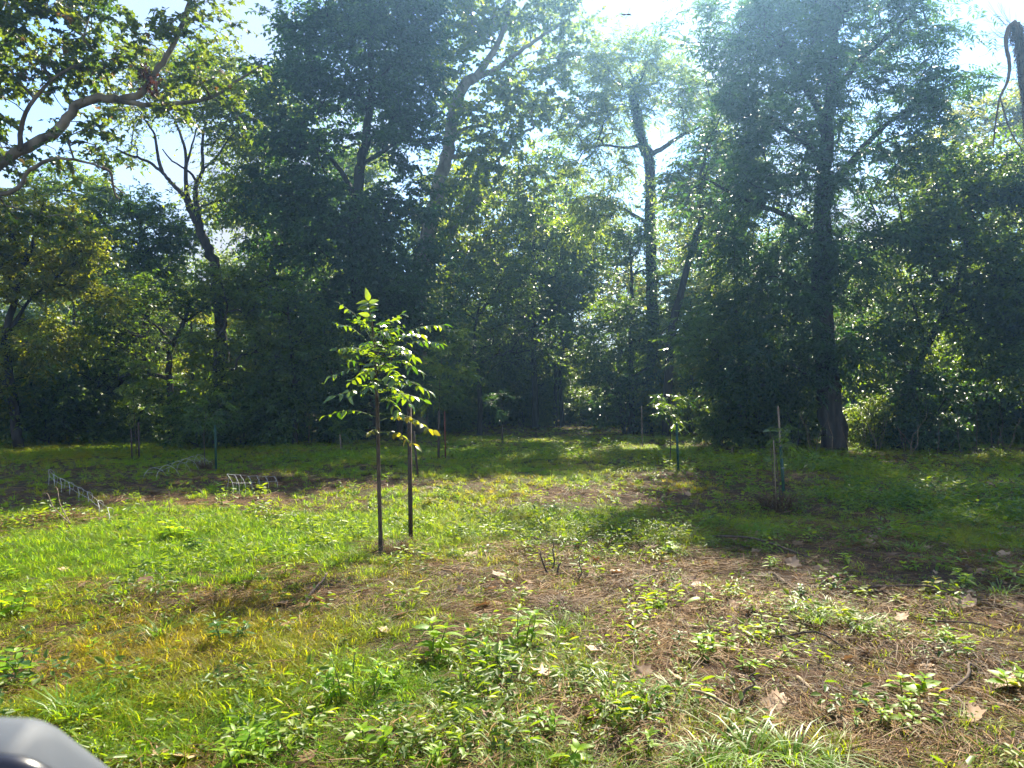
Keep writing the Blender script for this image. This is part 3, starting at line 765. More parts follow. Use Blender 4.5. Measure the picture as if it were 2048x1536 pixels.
def backdrop():
    """woodland standing behind the trees of the edge"""
    lab = 'distant woodland tree filling the gaps behind the nearer trees'
    grp = 'far woodland trees'
    protos = []
    for k, (lm, hh, seed) in enumerate((('leaf_light', 13.5, 301), ('leaf_mid', 14.5, 302), ('leaf_yellow', 12.5, 303), ('leaf_mid', 11.5, 304))):
        r = np.random.default_rng(seed)
        bl = []
        for q in range(15):
            z = r.uniform(.12, .92) * hh
            w = 2.9 * (1 - .5 * (z / hh))
            a = r.uniform(0, 6.28)
            bl.append((np.array([math.cos(a) * w * .75, math.sin(a) * w * .75, z]), (w * .62, w * .62, w * .5)))
        ch = [(np.array([[0, 0, -.2], [.1, .05, hh * .3], [-.15, .1, hh * .6], [.1, 0, hh * .92]]), .2, .04)]
        protos.append(build_tree('woodland_tree', lab, 'tree', (0, 0, 0), ch, bl, 170, 105, lm, 'bark_dark', .15, seed, group=grp, sigma=.62, mind=.5))
    r = np.random.default_rng(9)
    spots = []
    for d, sp, j in ((38, 4.2, 1.5), (46, 4.4, 2.0), (56, 5.0, 2.5), (68, 6.0, 3.0)):
        x = -.82 * d
        while x < .82 * d:
            px = CX + x / d * FPX
            if not (d < 44 and 1090 < px < 1270):
                spots.append((x + r.uniform(-.8, .8), d + r.uniform(-j, j), r.uniform(.85, 1.12)))
            x += sp * r.uniform(.8, 1.2)
    for d, sp, sc in ((31.5, 2.7, .46), (35, 3.0, .55), (43, 3.2, .55)):
        x = -.8 * d
        while x < .8 * d:
            px = CX + x / d * FPX
            if not (d < 42 and 880 < px < 1300): spots.append((x + r.uniform(-.7, .7), d + r.uniform(-1, 1), sc * r.uniform(.75, 1.25)))
            x += sp * r.uniform(.8, 1.2)
    for i, (x, y, s) in enumerate(spots):
        px = CX + x / y * FPX
        if 1080 < px < 1330: s *= .78
        if px < 520: s *= .8
        p = protos[r.integers(0, 4)] if i >= 4 else protos[i]
        loc = (x, y, float(gh(x, y)) if y < 65 else 0)
        if i < 4:
            p.location = loc; p.rotation_euler = (0, 0, r.uniform(0, 6.28)); p.scale = (s, s, s)
        else:
            copy_thing(p, loc, r.uniform(0, 6.28), s)
backdrop()

def shrubs():
    protos = []
    for k, (lm, seed) in enumerate((('leaf_mid', 401), ('leaf_dark', 402), ('leaf_light', 403), ('leaf_mid', 404))):
        r = np.random.default_rng(seed)
        ch, bl = [], []
        for q in range(6):
            a = r.uniform(0, 6.28); h = r.uniform(1.0, 1.9); l = r.uniform(.4, .9)
            e = np.array([math.cos(a) * l, math.sin(a) * l, h])
            ch.append((np.array([[math.cos(a) * .08, math.sin(a) * .08, -.05], [e[0] * .35, e[1] * .35, h * .5], e]), .025, .008))
            bl.append((e * np.array([1, 1, .85]), (.6, .6, .5)))
            bl.append((np.array([e[0] * 1.1, e[1] * 1.1, h * .35]), (.6, .6, .4)))
        protos.append(build_tree('edge_shrub', 'shrub', 'shrub', (0, 0, 0), ch, bl, 90, 60, lm, 'bark_dark', .075, seed,
                                 group='shrubs along the foot of the woods', sigma=.26, mind=.15, tip=.005))
    r = np.random.default_rng(12)
    spots = [(px, 24.5 + r.uniform(-.8, 1.8)) for px in range(-40, 720, 44)]
    spots += [(px, 30 + r.uniform(-1, 3)) for px in range(720, 960, 40)]
    spots += [(px, 39 + r.uniform(-1, 2)) for px in range(930, 1290, 30)]
    spots += [(px, 33 + r.uniform(-2, 2)) for px in range(1250, 1420, 34)]
    spots += [(px, 22.6 + r.uniform(-.3, 2)) for px in range(1440, 2110, 34) if not 1640 < px < 1695]
    spots += [(1590, 22.0), (1748, 21.9)]
    for i, (px, d) in enumerate(spots):
        x = (px - CX) / FPX * d
        p = protos[i] if i < 4 else protos[r.integers(0, 4)]
        s = r.uniform(.45, 1.5)
        d += r.uniform(-.9, .9)
        x = (px - CX) / FPX * d
        if px > 1440: s = max(.6, s * .95) * (.6 if 1585 < px < 1750 else 1)
        side = 'left' if px < 720 else ('far middle' if px < 1420 else 'right')
        lab = {'left': 'low leafy shrub at the shaded foot of the left woods', 'far middle': 'low leafy shrub at the far middle edge of the clearing',
               'right': 'low leafy shrub in the dark edge under the big right trees'}[side]
        loc = (x, d, float(gh(x, d)))
        if i < 4:
            p.location = loc; p.scale = (s, s, s); p.rotation_euler = (0, 0, r.uniform(0, 6)); p['label'] = lab
        else:
            copy_thing(p, loc, r.uniform(0, 6.28), s, lab)
shrubs()

# ------------------------------------------------------------------ dead snag at the upper right
def snag():
    d = 17
    b = gbase(2075, d)
    t = empty('dead_snag', b)
    tag(t, 'bare broken dead trunk with shaggy bark hooking over, at the upper right edge', 'dead tree')
    g = Geo()
    g.tube(spline([b - np.array([0, 0, .2]), P(2085, 600, d), P(2075, 400, d), P(2062, 250, d), P(2050, 150, d), P(2042, 90, d), P(2030, 48, d)], 6) - b, np.linspace(.20, .09, 37), 10, True, .18)
    r = np.random.default_rng(77)
    pl = spline([P(2075, 400, d), P(2062, 250, d), P(2050, 150, d), P(2042, 90, d), P(2030, 50, d)], 30)
    for q in range(420):                                            # ragged bark strips and dead ivy rootlets
        p = pl[r.integers(0, len(pl))]
        a = r.uniform(0, 6.28); o = np.array([math.cos(a), math.sin(a), 0]) * r.uniform(.08, .14)
        e = p + o * r.uniform(1.1, 1.6) + np.array([0, 0, -r.uniform(.05, .25)])
        g.tube(np.array([p + o * .8, (p + o * 1.1 + e) / 2, e]) - b, [.014, .010, .004], 3, False)
    obj('trunk', g.mesh('snag_trunk', [M['shaggy']], smooth=True), t)
    g = Geo()
    g.tube(spline([P(2030, 44, d), P(2016, 58, d - .1), P(2012, 90, d - .15), P(2019, 130, d - .15), P(2014, 165, d - .2), P(2000, 195, d - .2), P(1992, 240, d - .25), P(1986, 296, d - .25)], 6) - b, np.linspace(.055, .015, 43), 7, True, .15)
    g.tube(spline([P(2000, 195, d - .2), P(2020, 260, d - .1), P(2045, 300, d), P(2075, 330, d)], 5) - b, np.linspace(.02, .008, 16), 5)
    obj('branch', g.mesh('snag_branch', [M['shaggy']], smooth=True), t)
    g = Geo()
    for q in range(46):
        p = pl[r.integers(10, len(pl))]
        L = r.uniform(.3, .95); a = r.uniform(2.0, 4.4) if r.random() < .7 else r.uniform(0, 6.28)
        v = np.array([math.cos(a), r.uniform(-.5, .5), r.uniform(-.1, .9)]); v /= np.linalg.norm(v)
        pts = [p + v * L * s + np.array([0, 0, .15 * L * s * s]) + r.normal(size=3) * .02 for s in (0, .35, .7, 1)]
        g.tube(np.array(pts) - b, [.008, .006, .004, .002], 3, False)
        for w in range(2):
            s0 = pts[1 + w]; v2 = v + r.normal(size=3) * .6
            g.tube(np.array([s0, s0 + v2 * L * .25, s0 + v2 * L * .45 + np.array([0, 0, .05])]) - b, [.005, .003, .0015], 3, False)
    obj('twigs', g.mesh('snag_twigs', [M['twig']]), t)['kind'] = 'stuff'
snag()

def hanging_dead_bits():
    d = 13.8
    r = np.random.default_rng(3)
    for (px, py, s, lab) in ((290, 148, .17, 'upper of two reddish brown dead leaf bunches in the left sycamore'), (309, 178, .19, 'lower of two reddish brown dead leaf bunches in the left sycamore')):
        c = P(px, py, d); n = 70
        B = c + r.normal(size=(n, 3)) * np.array([s * .38, s * .4, s * .5])
        ln = r.uniform(.06, .12, n)
        V, Q, T, kv = leaf_cards(B, r.normal(size=(n, 3)) + np.array([0, 0, -.8]), r.normal(size=(n, 3)), ln, ln * .7, 'palm')
        o = empty('dead_leaf_bunch', c)
        lv = obj('leaves', make_mesh('dead_leaf_bunch', V - c, Q, T, [M['red_leaf']], tint=np.repeat(r.random(n), kv)), o); lv['kind'] = 'stuff'
        g = Geo(); g.tube(np.array([[0, 0, s * .7], [.01, 0, 0], [0, .01, -s * .4]]), [.006, .004, .002], 4); obj('twig', g.mesh('bunch_twig', [M['twig']]), o)
        tag(o, lab, 'dead leaves', 'dead leaf bunches in the sycamore')
    # broken branch hanging from the lower limb
    g = Geo(); c = P(218, 339, 13.6)
    g.tube(spline([P(205, 335, 13.6), P(222, 346, 13.6), P(226, 370, 13.6), P(232, 392, 13.55), P(240, 398, 13.5)], 4) - c, np.linspace(.03, .012, 17), 5, True, .1)
    g.tube(spline([P(226, 370, 13.6), P(245, 385, 13.6), P(262, 392, 13.6)], 4) - c, np.linspace(.014, .005, 9), 4)
    tag(obj('broken_branch', g.mesh('broken_branch', [M['twig']], smooth=True), None, c), 'broken dark branch dangling from the lower sycamore limb, upper left', 'branch')
hanging_dead_bits()

# ------------------------------------------------------------------ saplings, posts and cages
def leaf_blade_mesh(name, mat, tint, wid=.42, droop=.18, fold=.18, seg=4, serr=0.0, seed=0):
    """one leaf of unit length along +Y, normal +Z, two strips either side of a folded midrib"""
    r = np.random.default_rng(seed)
    ts = np.linspace(0, 1, seg + 1)
    V = []
    for t in ts:
        w = wid * .5 * (math.sin(math.pi * min(1, t ** .8)) ** .85 if 0 < t < 1 else 0) * (1 + serr * r.uniform(-1, 1))
        z = -droop * t * t
        V += [(-w, t, z + fold * w), (0, t, z), (w, t, z + fold * w)]
    Q = []
    for i in range(seg):
        a = i * 3
        Q += [(a, a + 1, a + 4, a + 3), (a + 1, a + 2, a + 5, a + 4)]
    return make_mesh(name, V, Q, None, [mat], tint=np.full(len(V), tint), smooth=True)

def basis(o, loc, D, N, s):
    D = Vector(D).normalized(); N = Vector(N)
    S = D.cross(N).normalized(); N = S.cross(D).normalized()
    m = Matrix(((S.x, D.x, N.x, loc[0]), (S.y, D.y, N.y, loc[1]), (S.z, D.z, N.z, loc[2]), (0, 0, 0, 1)))
    o.matrix_basis = m @ Matrix.Scale(s, 4)

SAPL = [leaf_blade_mesh('leaflet', M['sapling_leaf'], t, w, dr, fo, 5, .06, k) for k, (t, w, dr, fo) in enumerate(
    ((.1, .42, .45, .3), (.25, .46, .25, .1), (.4, .40, .6, .4), (.6, .44, .3, .15), (.85, .48, .5, .35)))]
SAPY = [leaf_blade_mesh('leaflet', M['sapling_yellow'], t, w, dr, .2, 5, .06, 20 + k) for k, (t, w, dr) in enumerate(((.2, .5, .2), (.6, .54, .3), (.9, .48, .15)))]

def pinnate_leaf(thing, base, a, b, n, ll, meshes, r, sag=.06, roll=None, face=None):
    """a compound leaf from a to b (world), a child of the thing, each leaflet a sub-part"""
    a = np.asarray(a, float); b = np.asarray(b, float); L = np.linalg.norm(b - a)
    mid = (a + b) / 2 + np.array([0, 0, sag * .6 + L * .05])
    pl = spline([a, mid, b], 6)
    g = Geo(); g.tube(pl - base, np.linspace(.0045, .0016, len(pl)), 4)
    rach = obj('leaf', g.mesh('leaf_stalk', [M['stem']], smooth=True), thing)
    n = n + 2; m = (n - 1) // 2
    for q in range(n):
        last = q == n - 1
        t = 1.0 if last else .30 + .66 * (q // 2) / max(1, m - .6)
        t = min(1, t + r.uniform(-.02, .02))
        f = t * (len(pl) - 1); i = min(int(f), len(pl) - 2)
        p = pl[i] + (pl[i + 1] - pl[i]) * (f - i)
        ax = unit(pl[i + 1] - pl[i])
        nn = np.array([0, 0, 1.0]) if face is None else np.array(face, float)
        nn = unit(nn + r.normal(size=3) * .22)
        sd = unit(np.cross(ax, nn)); sg = 1 if q % 2 else -1
        if last: D = ax
        else: D = unit(ax * .42 + sd * sg + (np.array([0, 0, -.22]) if face is None else 0) + r.normal(size=3) * .16)
        o = obj('leaflet', meshes[r.integers(0, len(meshes))], rach)
        s = ll * .9 * r.uniform(.7, 1.2) * (.75 if t < .42 else 1.0)
        basis(o, p - base, D, nn + r.normal(size=3) * .25, s)
    return rach

def main_sapling():
    r = np.random.default_rng(31)
    b = G(762, 1112); d = b[1]
    t = empty('young_tree', b)
    tag(t, 'tallest staked young tree, its leaflets in layered sprays, foreground left of centre', 'sapling', 'young planted trees')
    g = Geo()
    tr = spline([b - np.array([0, 0, .05]), P(760, 1040, d), P(757, 930, d), P(755, 830, d), P(752, 760, d), P(750, 700, d), P(745, 655, d), P(741, 625, d)], 4)
    rad = np.interp(np.linspace(0, 1, len(tr)), [0, .1, .5, .8, 1], [.027, .021, .018, .011, .004])
    g.tube(tr - b, rad, 8, True, .06)
    for pts in (((753, 735), (766, 715), (775, 690), (800, 672)), ((753, 745), (775, 722), (800, 705)), ((751, 715), (762, 695), (770, 672)), ((752, 722), (742, 712), (725, 708))):
        g.tube(spline([P(*p, d + r.uniform(-.08, .08)) for p in pts], 4) - b, np.linspace(.010, .004, (len(pts) - 1) * 4 + 1), 6)
    obj('trunk', g.mesh('young_tree_trunk', [M['bark_sap']], smooth=True), t)
    S = [  # start px, tip px, depth offset at the tip, leaflets, leaflet length, facing
        ((746, 684), (681, 608), -.10, 11, .085, None), ((743, 672), (737, 602), -.12, 11, .115, (.1, -1, .5)), ((748, 697), (668, 646), .15, 9, .10, None),
        ((750, 717), (674, 698), -.2, 11, .085, None), ((753, 746), (664, 752), -.15, 9, .10, None), ((753, 795), (671, 792), -.25, 7, .15, None),
        ((753, 834), (649, 832), .10, 9, .11, None), ((760, 690), (803, 627), .15, 11, .10, None), ((775, 690), (888, 650), .05, 13, .10, None),
        ((790, 700), (885, 688), -.15, 13, .10, None), ((770, 725), (842, 745), -.3, 9, .115, None), ((757, 760), (857, 782), -.2, 11, .12, None),
        ((757, 798), (847, 800), .25, 9, .12, None), ((752, 720), (745, 742), -.55, 9, .11, None), ((752, 735), (790, 745), .5, 9, .11, None),
        ((748, 690), (770, 665), -.5, 9, .10, None), ((750, 705), (725, 690), .45, 9, .10, None), ((765, 710), (815, 700), -.5, 9, .10, None), ((755, 775), (735, 775), -.4, 9, .11, None),
        ((755, 770), (800, 765), -.5, 9, .12, None), ((765, 705), (830, 715), .1, 13, .11, None), ((775, 695), (845, 670), -.25, 11, .105, None), ((750, 700), (700, 722), .35, 9, .10, None),
        ((754, 752), (700, 765), .35, 9, .11, None), ((757, 765), (825, 815), .35, 11, .12, None), ((757, 800), (800, 825), -.35, 9, .12, None), ((762, 700), (800, 655), -.3, 11, .10, None), ((746, 680), (715, 640), .3, 9, .09, None)]
    for a, e, dd, n, ll, fc in S:
        pinnate_leaf(t, b, P(*a, d), P(*e, d + dd), n, ll, SAPL, r, face=fc)
    g = Geo(); V, Q, tn = [], [], []
    for q in range(34):                                             # short inner leaves close to the stem, too small to tell apart
        y0 = r.uniform(640, 800); st = P(750 + r.uniform(-3, 22) * (y0 > 665), y0, d + r.uniform(-.05, .05))
        a_ = r.uniform(0, 6.28); e_ = st + np.array([math.cos(a_), math.sin(a_), r.uniform(-.1, .4)]) * r.uniform(.12, .34)
        m_ = 8; tt = np.repeat(np.linspace(.35, 1, m_ // 2), 2)
        Bq = st + (e_ - st) * tt[:, None]; ax = unit(e_ - st); sdv = unit(np.cross(ax, [0, 0, 1.0]))
        Dq = ax * .45 + sdv * np.tile([1, -1], m_ // 2)[:, None] + r.normal(size=(m_, 3)) * .2
        lq = r.uniform(.05, .10, m_)
        v_, q_, _, _ = leaf_cards(Bq, Dq, np.array([0, 0, 1.0]) + r.normal(size=(m_, 3)) * .3, lq, lq * .45)
        Q.append(q_ + sum(len(z) for z in V)); V.append(v_); tn.append(np.full(len(v_), r.random()))
    il = obj('inner_leaves', make_mesh('inner_leaves', np.concatenate(V) - b, np.concatenate(Q), None, [M['sapling_leaf']], tint=np.concatenate(tn)), t); il['kind'] = 'stuff'
    for a, e, dd, n, ll in (((757, 828), (866, 862), -.15, 11, .10), ((757, 865), (832, 892), -.2, 9, .10), ((757, 842), (835, 845), .2, 9, .10), ((757, 872), (740, 866), -.25, 5, .08)):
        lf = pinnate_leaf(t, b, P(*a, d), P(*e, d + dd), n, ll, SAPY, r)
        lf['label'] = 'yellowing lower leaf spray'
main_sapling()

def t_post(b, top, mat, label, rot=0.0, w=.045, name='metal_post', group='metal fence posts beside the saplings'):
    """T-section steel post with studs from the ground point b to the point top"""
    b = np.asarray(b, float); top = np.asarray(top, float)
    t = empty(name, b)
    tag(t, label, 'post', group)
    ax = unit(top - b); L = np.linalg.norm(top - b)
    u = unit(np.cross(ax, [math.sin(rot), math.cos(rot), 0])); v = np.cross(u, ax)
    R = np.stack([u, v, ax], 1)
    g = Geo()
    g.box(ax * (L / 2 - .06), (w, .006, L + .12), R)
    g.box(ax * (L / 2 - .06) + v * (.003 + w * .4), (.006, w * .8, L + .116), R)
    obj('shaft', g.mesh('post_shaft', [M[mat]]), t)
    g = Geo()
    for k in range(int(L / .055)):
        g.box(ax * (.06 + k * .055) - v * .008, (.012, .010, .016), R)
    st = obj('studs', g.mesh('post_studs', [M[mat]]), t); st['kind'] = 'stuff'
    return t

def stake(b, top, mat, label, w=.022, group='thin stakes in the clearing'):
    b = np.asarray(b, float); top = np.asarray(top, float)
    L = np.linalg.norm(top - b); ax = unit(top - b)
    g = Geo()
    pts = np.array([b - ax * .06, b + ax * L * .5, b + ax * (L - w), b + ax * L]) - b
    g.tube(pts, [w * .6, w * .62, w * .6, w * .3], 4)
    o = obj('stake', g.mesh('stake', [M[mat]]), None, b)
    return tag(o, label, 'stake', group)

def small_sapling(bpx, toppx, crown, seed, label, lm='leaf_mid', per=26, nc=22, size=.075, r0=.014, name='young_tree'):
    b = G(*bpx); d = b[1]; k = d / FPX
    ps = [b - np.array([0, 0, .05])] + [P(p[0], p[1], d) for p in toppx]
    return build_tree(name, label, 'sapling', b, [(np.array(ps), r0, .005)],
                      [(P(c[0], c[1], d + (c[4] if len(c) > 4 else 0)), (c[2] * k, c[2] * k, c[3] * k)) for c in crown],
                      max(5, int(nc * .36)), per, lm, 'bark_sap', size * .62, seed, group='young planted trees', sigma=.13 * (1 + (d - 14) * .02), mind=.10, tip=.003, flat=.5, pinnate=True, aspect=.38, gaps=False)

def clearing_things():
    def up(px0, py0, px1, py1, dd=0):
        b = G(px0, py0); return b, P(px1, py1, b[1] + dd)
    t_post(*up(821, 1084, 818, 812), 'rust_post', 'dark rusty steel post standing beside the tallest young tree', .5, .05)
    t_post(*up(836, 956, 827, 862), 'rust_post', 'dark leaning post just behind the rusty post of the tallest young tree', .3, .045)
    t_post(*up(1357, 947, 1353, 846), 'green_post', 'dark green steel post beside the pale sunlit sapling, right of centre', .4, .05)
    t_post(*up(1569, 1004, 1562, 893), 'green_post', 'green steel post with white tie leaning beside the small sapling in shade, right', -.3, .05)
    t_post(*up(432, 942, 430, 850), 'green_post', 'green steel post beside the wire cages, left', .2, .05)
    t_post(*up(278, 919, 277, 845), 'rust_post', 'right one of a pair of dark posts, far left of the clearing', 0, .05)
    t_post(*up(264, 919, 262, 858), 'rust_post', 'left one of a pair of dark posts, far left of the clearing', 0, .04)
    t_post(*up(328, 882, 327, 826), 'rust_post', 'far thin dark post against the left woods', 0, .045)
    t_post(*up(1005, 889, 1004, 850), 'rust_post', 'short dark post under the far shaded sapling, middle of the clearing', 0, .05)
    t_post(*up(1399, 888, 1399, 812), 'rust_post', 'dark post in the shade behind the pale sunlit sapling', 0, .045)
    t_post(*up(877, 918, 878, 822), 'rust_post', 'dark post beside the orange red stake, behind the tallest young tree', .2, .06)
    stake(*up(891, 917, 889, 822), 'red_post', 'thin orange red stake behind the tallest young tree', .03)
    stake(*up(1285, 899, 1283, 812), 'wood_stake', 'thin grey stake standing alone left of the pale sunlit sapling', .022)
    stake(*up(1553, 1022, 1547, 880), 'wood_stake', 'thin pale stake in front of the small sapling in shade, right', .012)
    stake(*up(1565, 960, 1556, 812), 'wood_stake', 'tall weathered wooden stake behind the small sapling in shade, right', .03)
    stake(*up(682, 906, 680, 868), 'wood_stake', 'short brown stake under the small far sapling, left of the tallest young tree', .03)
    stake(*up(618, 888, 618, 826), 'wood_stake', 'thin grey stake against the woods left of the tallest young tree', .022)
    stake(*up(1464, 905, 1464, 893), 'wood_stake', 'short pale cut stub below the big right trunk', .03)
    small_sapling((1340, 940), [(1341, 880), (1342, 820), (1340, 780)], [(1338, 800, 24, 14), (1325, 790, 16, 9), (1352, 800, 16, 10), (1338, 822, 18, 10), (1322, 832, 9, 5), (1360, 840, 8, 4)], 501,
                  'small pale sunlit sapling beside a green post, right of centre', 'sapling_leaf', 44, 26, .085)
    small_sapling((878, 916), [(878, 860), (879, 780), (885, 700), (890, 660)], [(900, 690, 34, 18), (880, 730, 30, 16), (915, 740, 28, 14), (885, 775, 34, 16), (920, 670, 22, 10), (860, 810, 26, 12), (935, 690, 12, 8)], 502,
                  'young tree with silvery leaf sprays in shade right behind the tallest young tree', 'leaf_light', 36, 84, .10, .02)
    small_sapling((1560, 1016), [(1557, 960), (1550, 900), (1545, 870)], [(1572, 872, 9, 12), (1562, 890, 8, 10), (1578, 905, 8, 8)], 503,
                  'small sapling in shade with one bright leaf, beside a leaning green post, right', 'leaf_light', 30, 34, .055, .010)
    small_sapling((410, 932), [(409, 900), (408, 860), (412, 820)], [(410, 845, 30, 14), (395, 815, 22, 12), (428, 815, 24, 14), (412, 790, 20, 10)], 504,
                  'young shaded tree beside the green post and wire cages, left', 'leaf_mid', 36, 36, .075)
    small_sapling((272, 914), [(272, 880), (268, 820), (266, 750)], [(270, 820, 22, 16), (262, 770, 26, 20), (275, 735, 20, 14), (285, 790, 16, 10)], 505,
                  'tall feathery young tree above a pair of dark posts, far left', 'leaf_light', 36, 40, .085)
    small_sapling((334, 884), [(334, 850), (334, 815), (336, 800)], [(336, 812, 18, 10), (330, 796, 12, 6), (345, 800, 12, 6)], 506,
                  'small pale topped sapling against the left woods', 'leaf_light', 36, 20, .085)
    small_sapling((684, 902), [(684, 880), (683, 860)], [(685, 866, 18, 10), (678, 854, 12, 6)], 507,
                  'small shaded bushy sapling left of the tallest young tree', 'leaf_mid', 34, 16, .08)
    small_sapling((1006, 888), [(1006, 860), (1005, 820), (1000, 790)], [(1005, 830, 22, 14), (990, 800, 20, 12), (1015, 790, 20, 12)], 508,
                  'shaded young tree at the far middle of the clearing', 'leaf_dark', 36, 28, .08)
    # bright single leaf on the shaded sapling
    b = G(1548, 1012); d = b[1]
    r = np.random.default_rng(8)
    t = empty('bright_seedling', b); tag(t, 'thin brown stem topped by one bright yellow green leaf, right', 'plant')
    g = Geo(); g.tube(spline([b, P(1546, 950, d), P(1542, 890, d), P(1540, 862, d)], 4) - b, np.linspace(.008, .003, 13), 5)
    obj('stem', g.mesh('leafy_stem', [M['twig']]), t)
    for dx, N in ((-.1, (0, -.6, 1)), (.08, (.1, -.5, 1)), (.0, (0, -.9, .6))):
        o = obj('leaf', SAPL[3], t); basis(o, P(1540, 862, d) - b, (dx * 9, -.3, .15), N, .12)
    # white tie on the leaning green post
    g = Geo(); c = P(1566, 936, G(1569, 1004)[1]); g.tube(np.array([c + [-.03, 0, 0], c + [0, -.04, .004], c + [.03, 0, 0], c + [0, .03, -.004], c + [-.03, 0, 0]]) - c, .006, 5)
    tag(obj('post_tie', g.mesh('post_tie', [M['wire']]), None, c), 'white tie wrapped round the leaning green post, right', 'tie')

    # --- wire cages
    def cage(hoops, label, zs, x0, y0, back=.45, rad=.0036):
        b = None
        t = None; tops, mids = [], []
        for (bx, by, tx, ty) in hoops:
            bx, by, tx, ty = x0 + bx * zs, y0 + by * zs, x0 + tx * zs, y0 + ty * zs
            B = G(bx, by + 6); T = P(tx, ty, B[1] + .18)
            if t is None:
                b = B; t = empty('wire_cage', b); tag(t, label, 'wire cage', 'wire cages lying in the left of the clearing')
            F = T + (T - B) * np.array([1, 0, 0]) + np.array([0, back, 0]); F[2] = float(gh(F[0], F[1]))
            q = (B + T) / 2 + np.array([(B[0] - T[0]) * .28, -.04, .10 * (T[2] - B[2])])
            q2 = (F + T) / 2 + np.array([0, .08, .18 * (T[2] - F[2])])
            pl = spline([B, q, T, q2, F], 5)
            g = Geo(); g.tube(pl - b, rad, 5, False)
            obj('hoop', g.mesh('cage_hoop', [M['wire']], smooth=True), t)
            tops.append(T); mids.append(pl[5]); 
        for line in (tops, mids, ):
            g = Geo(); g.tube(spline(line, 3) - b, rad * .7, 4, False)
            obj('wire', g.mesh('cage_wire', [M['wire']]), t)
    cage([(1395, 655, 1480, 565), (1520, 660, 1610, 540), (1635, 600, 1725, 500), (1720, 580, 1805, 475), (1805, 550, 1865, 455), (1885, 530, 1935, 435), (1940, 530, 1970, 470), (1985, 545, 2010, 495)],
         'silvery wire cage arching beside the green post, upper of the left cages', 420 / 2048, 0, 820)
    cage([(430, 1050, 345, 820), (505, 1045, 440, 830), (585, 1040, 510, 830), (668, 1015, 615, 845), (768, 990, 725, 845), (878, 965, 830, 850), (993, 955, 945, 850)],
         'silvery wire cage of seven curved ribs over bare brown soil, left', 300 / 1920, 400, 820)
    cage([(475, 705, 478, 580), (530, 735, 518, 630), (598, 775, 588, 665), (678, 800, 672, 705), (768, 860, 762, 755), (862, 915, 852, 800), (966, 1005, 955, 885), (1064, 1085, 1052, 955)],
         'flattened dull wire cage with upright ribs at the far left', 420 / 2048, 0, 820, .3)
clearing_things()

# ------------------------------------------------------------------ ground vegetation
def scatter(name, label, sources, pts, idx, rot, scl, ctint):
    """many small plants as one object: source meshes instanced on points"""
    src = bpy.data.collections.new(name + '_sources')
    for k, me in enumerate(sources):
        src.objects.link(bpy.data.objects.new('%s_source_%02d' % (name, k), me))
    me = bpy.data.meshes.new(name)
    me.vertices.add(len(pts)); me.vertices.foreach_set('co', np.asarray(pts, np.float32).ravel())
    a = me.attributes.new('idx', 'INT', 'POINT'); a.data.foreach_set('value', np.asarray(idx, np.int32))
    a = me.attributes.new('rot', 'FLOAT_VECTOR', 'POINT'); a.data.foreach_set('vector', np.asarray(rot, np.float32).ravel())
    a = me.attributes.new('scl', 'FLOAT_VECTOR', 'POINT'); a.data.foreach_set('vector', np.asarray(scl, np.float32).ravel())
    a = me.attributes.new('ctint', 'FLOAT', 'POINT'); a.data.foreach_set('value', np.asarray(ctint, np.float32))
    o = obj(name, me); tag(o, label, None, None, 'stuff')
    ng = bpy.data.node_groups.new(name, 'GeometryNodeTree')
    ng.interface.new_socket('Geometry', in_out='INPUT', socket_type='NodeSocketGeometry')
    ng.interface.new_socket('Geometry', in_out='OUTPUT', socket_type='NodeSocketGeometry')
    N, L = ng.nodes.new, ng.links.new
    gi, go = N('NodeGroupInput'), N('NodeGroupOutput')
    ci = N('GeometryNodeCollectionInfo'); ci.inputs['Collection'].default_value = src
    ci.inputs['Separate Children'].default_value = True; ci.inputs['Reset Children'].default_value = True
    ip = N('GeometryNodeInstanceOnPoints'); ip.inputs['Pick Instance'].default_value = True
    def attr(nm, ty):
        n = N('GeometryNodeInputNamedAttribute'); n.data_type = ty; n.inputs['Name'].default_value = nm
        return n.outputs['Attribute']
    L(gi.outputs[0], ip.inputs['Points']); L(ci.outputs[0], ip.inputs['Instance'])
    L(attr('idx', 'INT'), ip.inputs['Instance Index'])
    e = N('FunctionNodeEulerToRotation'); L(attr('rot', 'FLOAT_VECTOR'), e.inputs[0]); L(e.outputs[0], ip.inputs['Rotation'])
    L(attr('scl', 'FLOAT_VECTOR'), ip.inputs['Scale'])
    L(ip.outputs[0], go.inputs[0])
    md = o.modifiers.new('scatter', 'NODES'); md.node_group = ng
    return o

def blades(n, rad, h0, h1, w, lean, seed, mat, tint0=None):
    r = np.random.default_rng(seed)
    V, Q, T, tn = [], [], [], []
    for k in range(n):
        a = r.uniform(0, 6.28); q = rad * r.random() ** .6
        b = np.array([math.cos(a) * q, math.sin(a) * q, -.01])
        h = r.uniform(h0, h1); l = h * lean * r.uniform(.3, 1.5)
        a2 = a + r.normal() * .9
        dx = np.array([math.cos(a2), math.sin(a2), 0]); sx = np.array([-dx[1], dx[0], 0])
        ww = w * r.uniform(.7, 1.3)
        i = len(V)
        for t, wt in ((0, .8), (.45, 1.0), (.8, .65)):
            c = b + dx * l * t ** 1.8 + np.array([0, 0, h * (t - .28 * t * t * lean)])
            V += [c - sx * ww * wt * .5, c + sx * ww * wt * .5]
        V.append(b + dx * l * 1.25 + np.array([0, 0, h * (1 - .45 * lean)]))
        Q += [(i, i + 1, i + 3, i + 2), (i + 2, i + 3, i + 5, i + 4)]; T.append((i + 4, i + 5, i + 6))
        tn += [np.clip(r.normal(.45, .25), 0, 1)] * 7
    return make_mesh('grass_blades', V, Q, T, [mat], tint=tn, smooth=False)

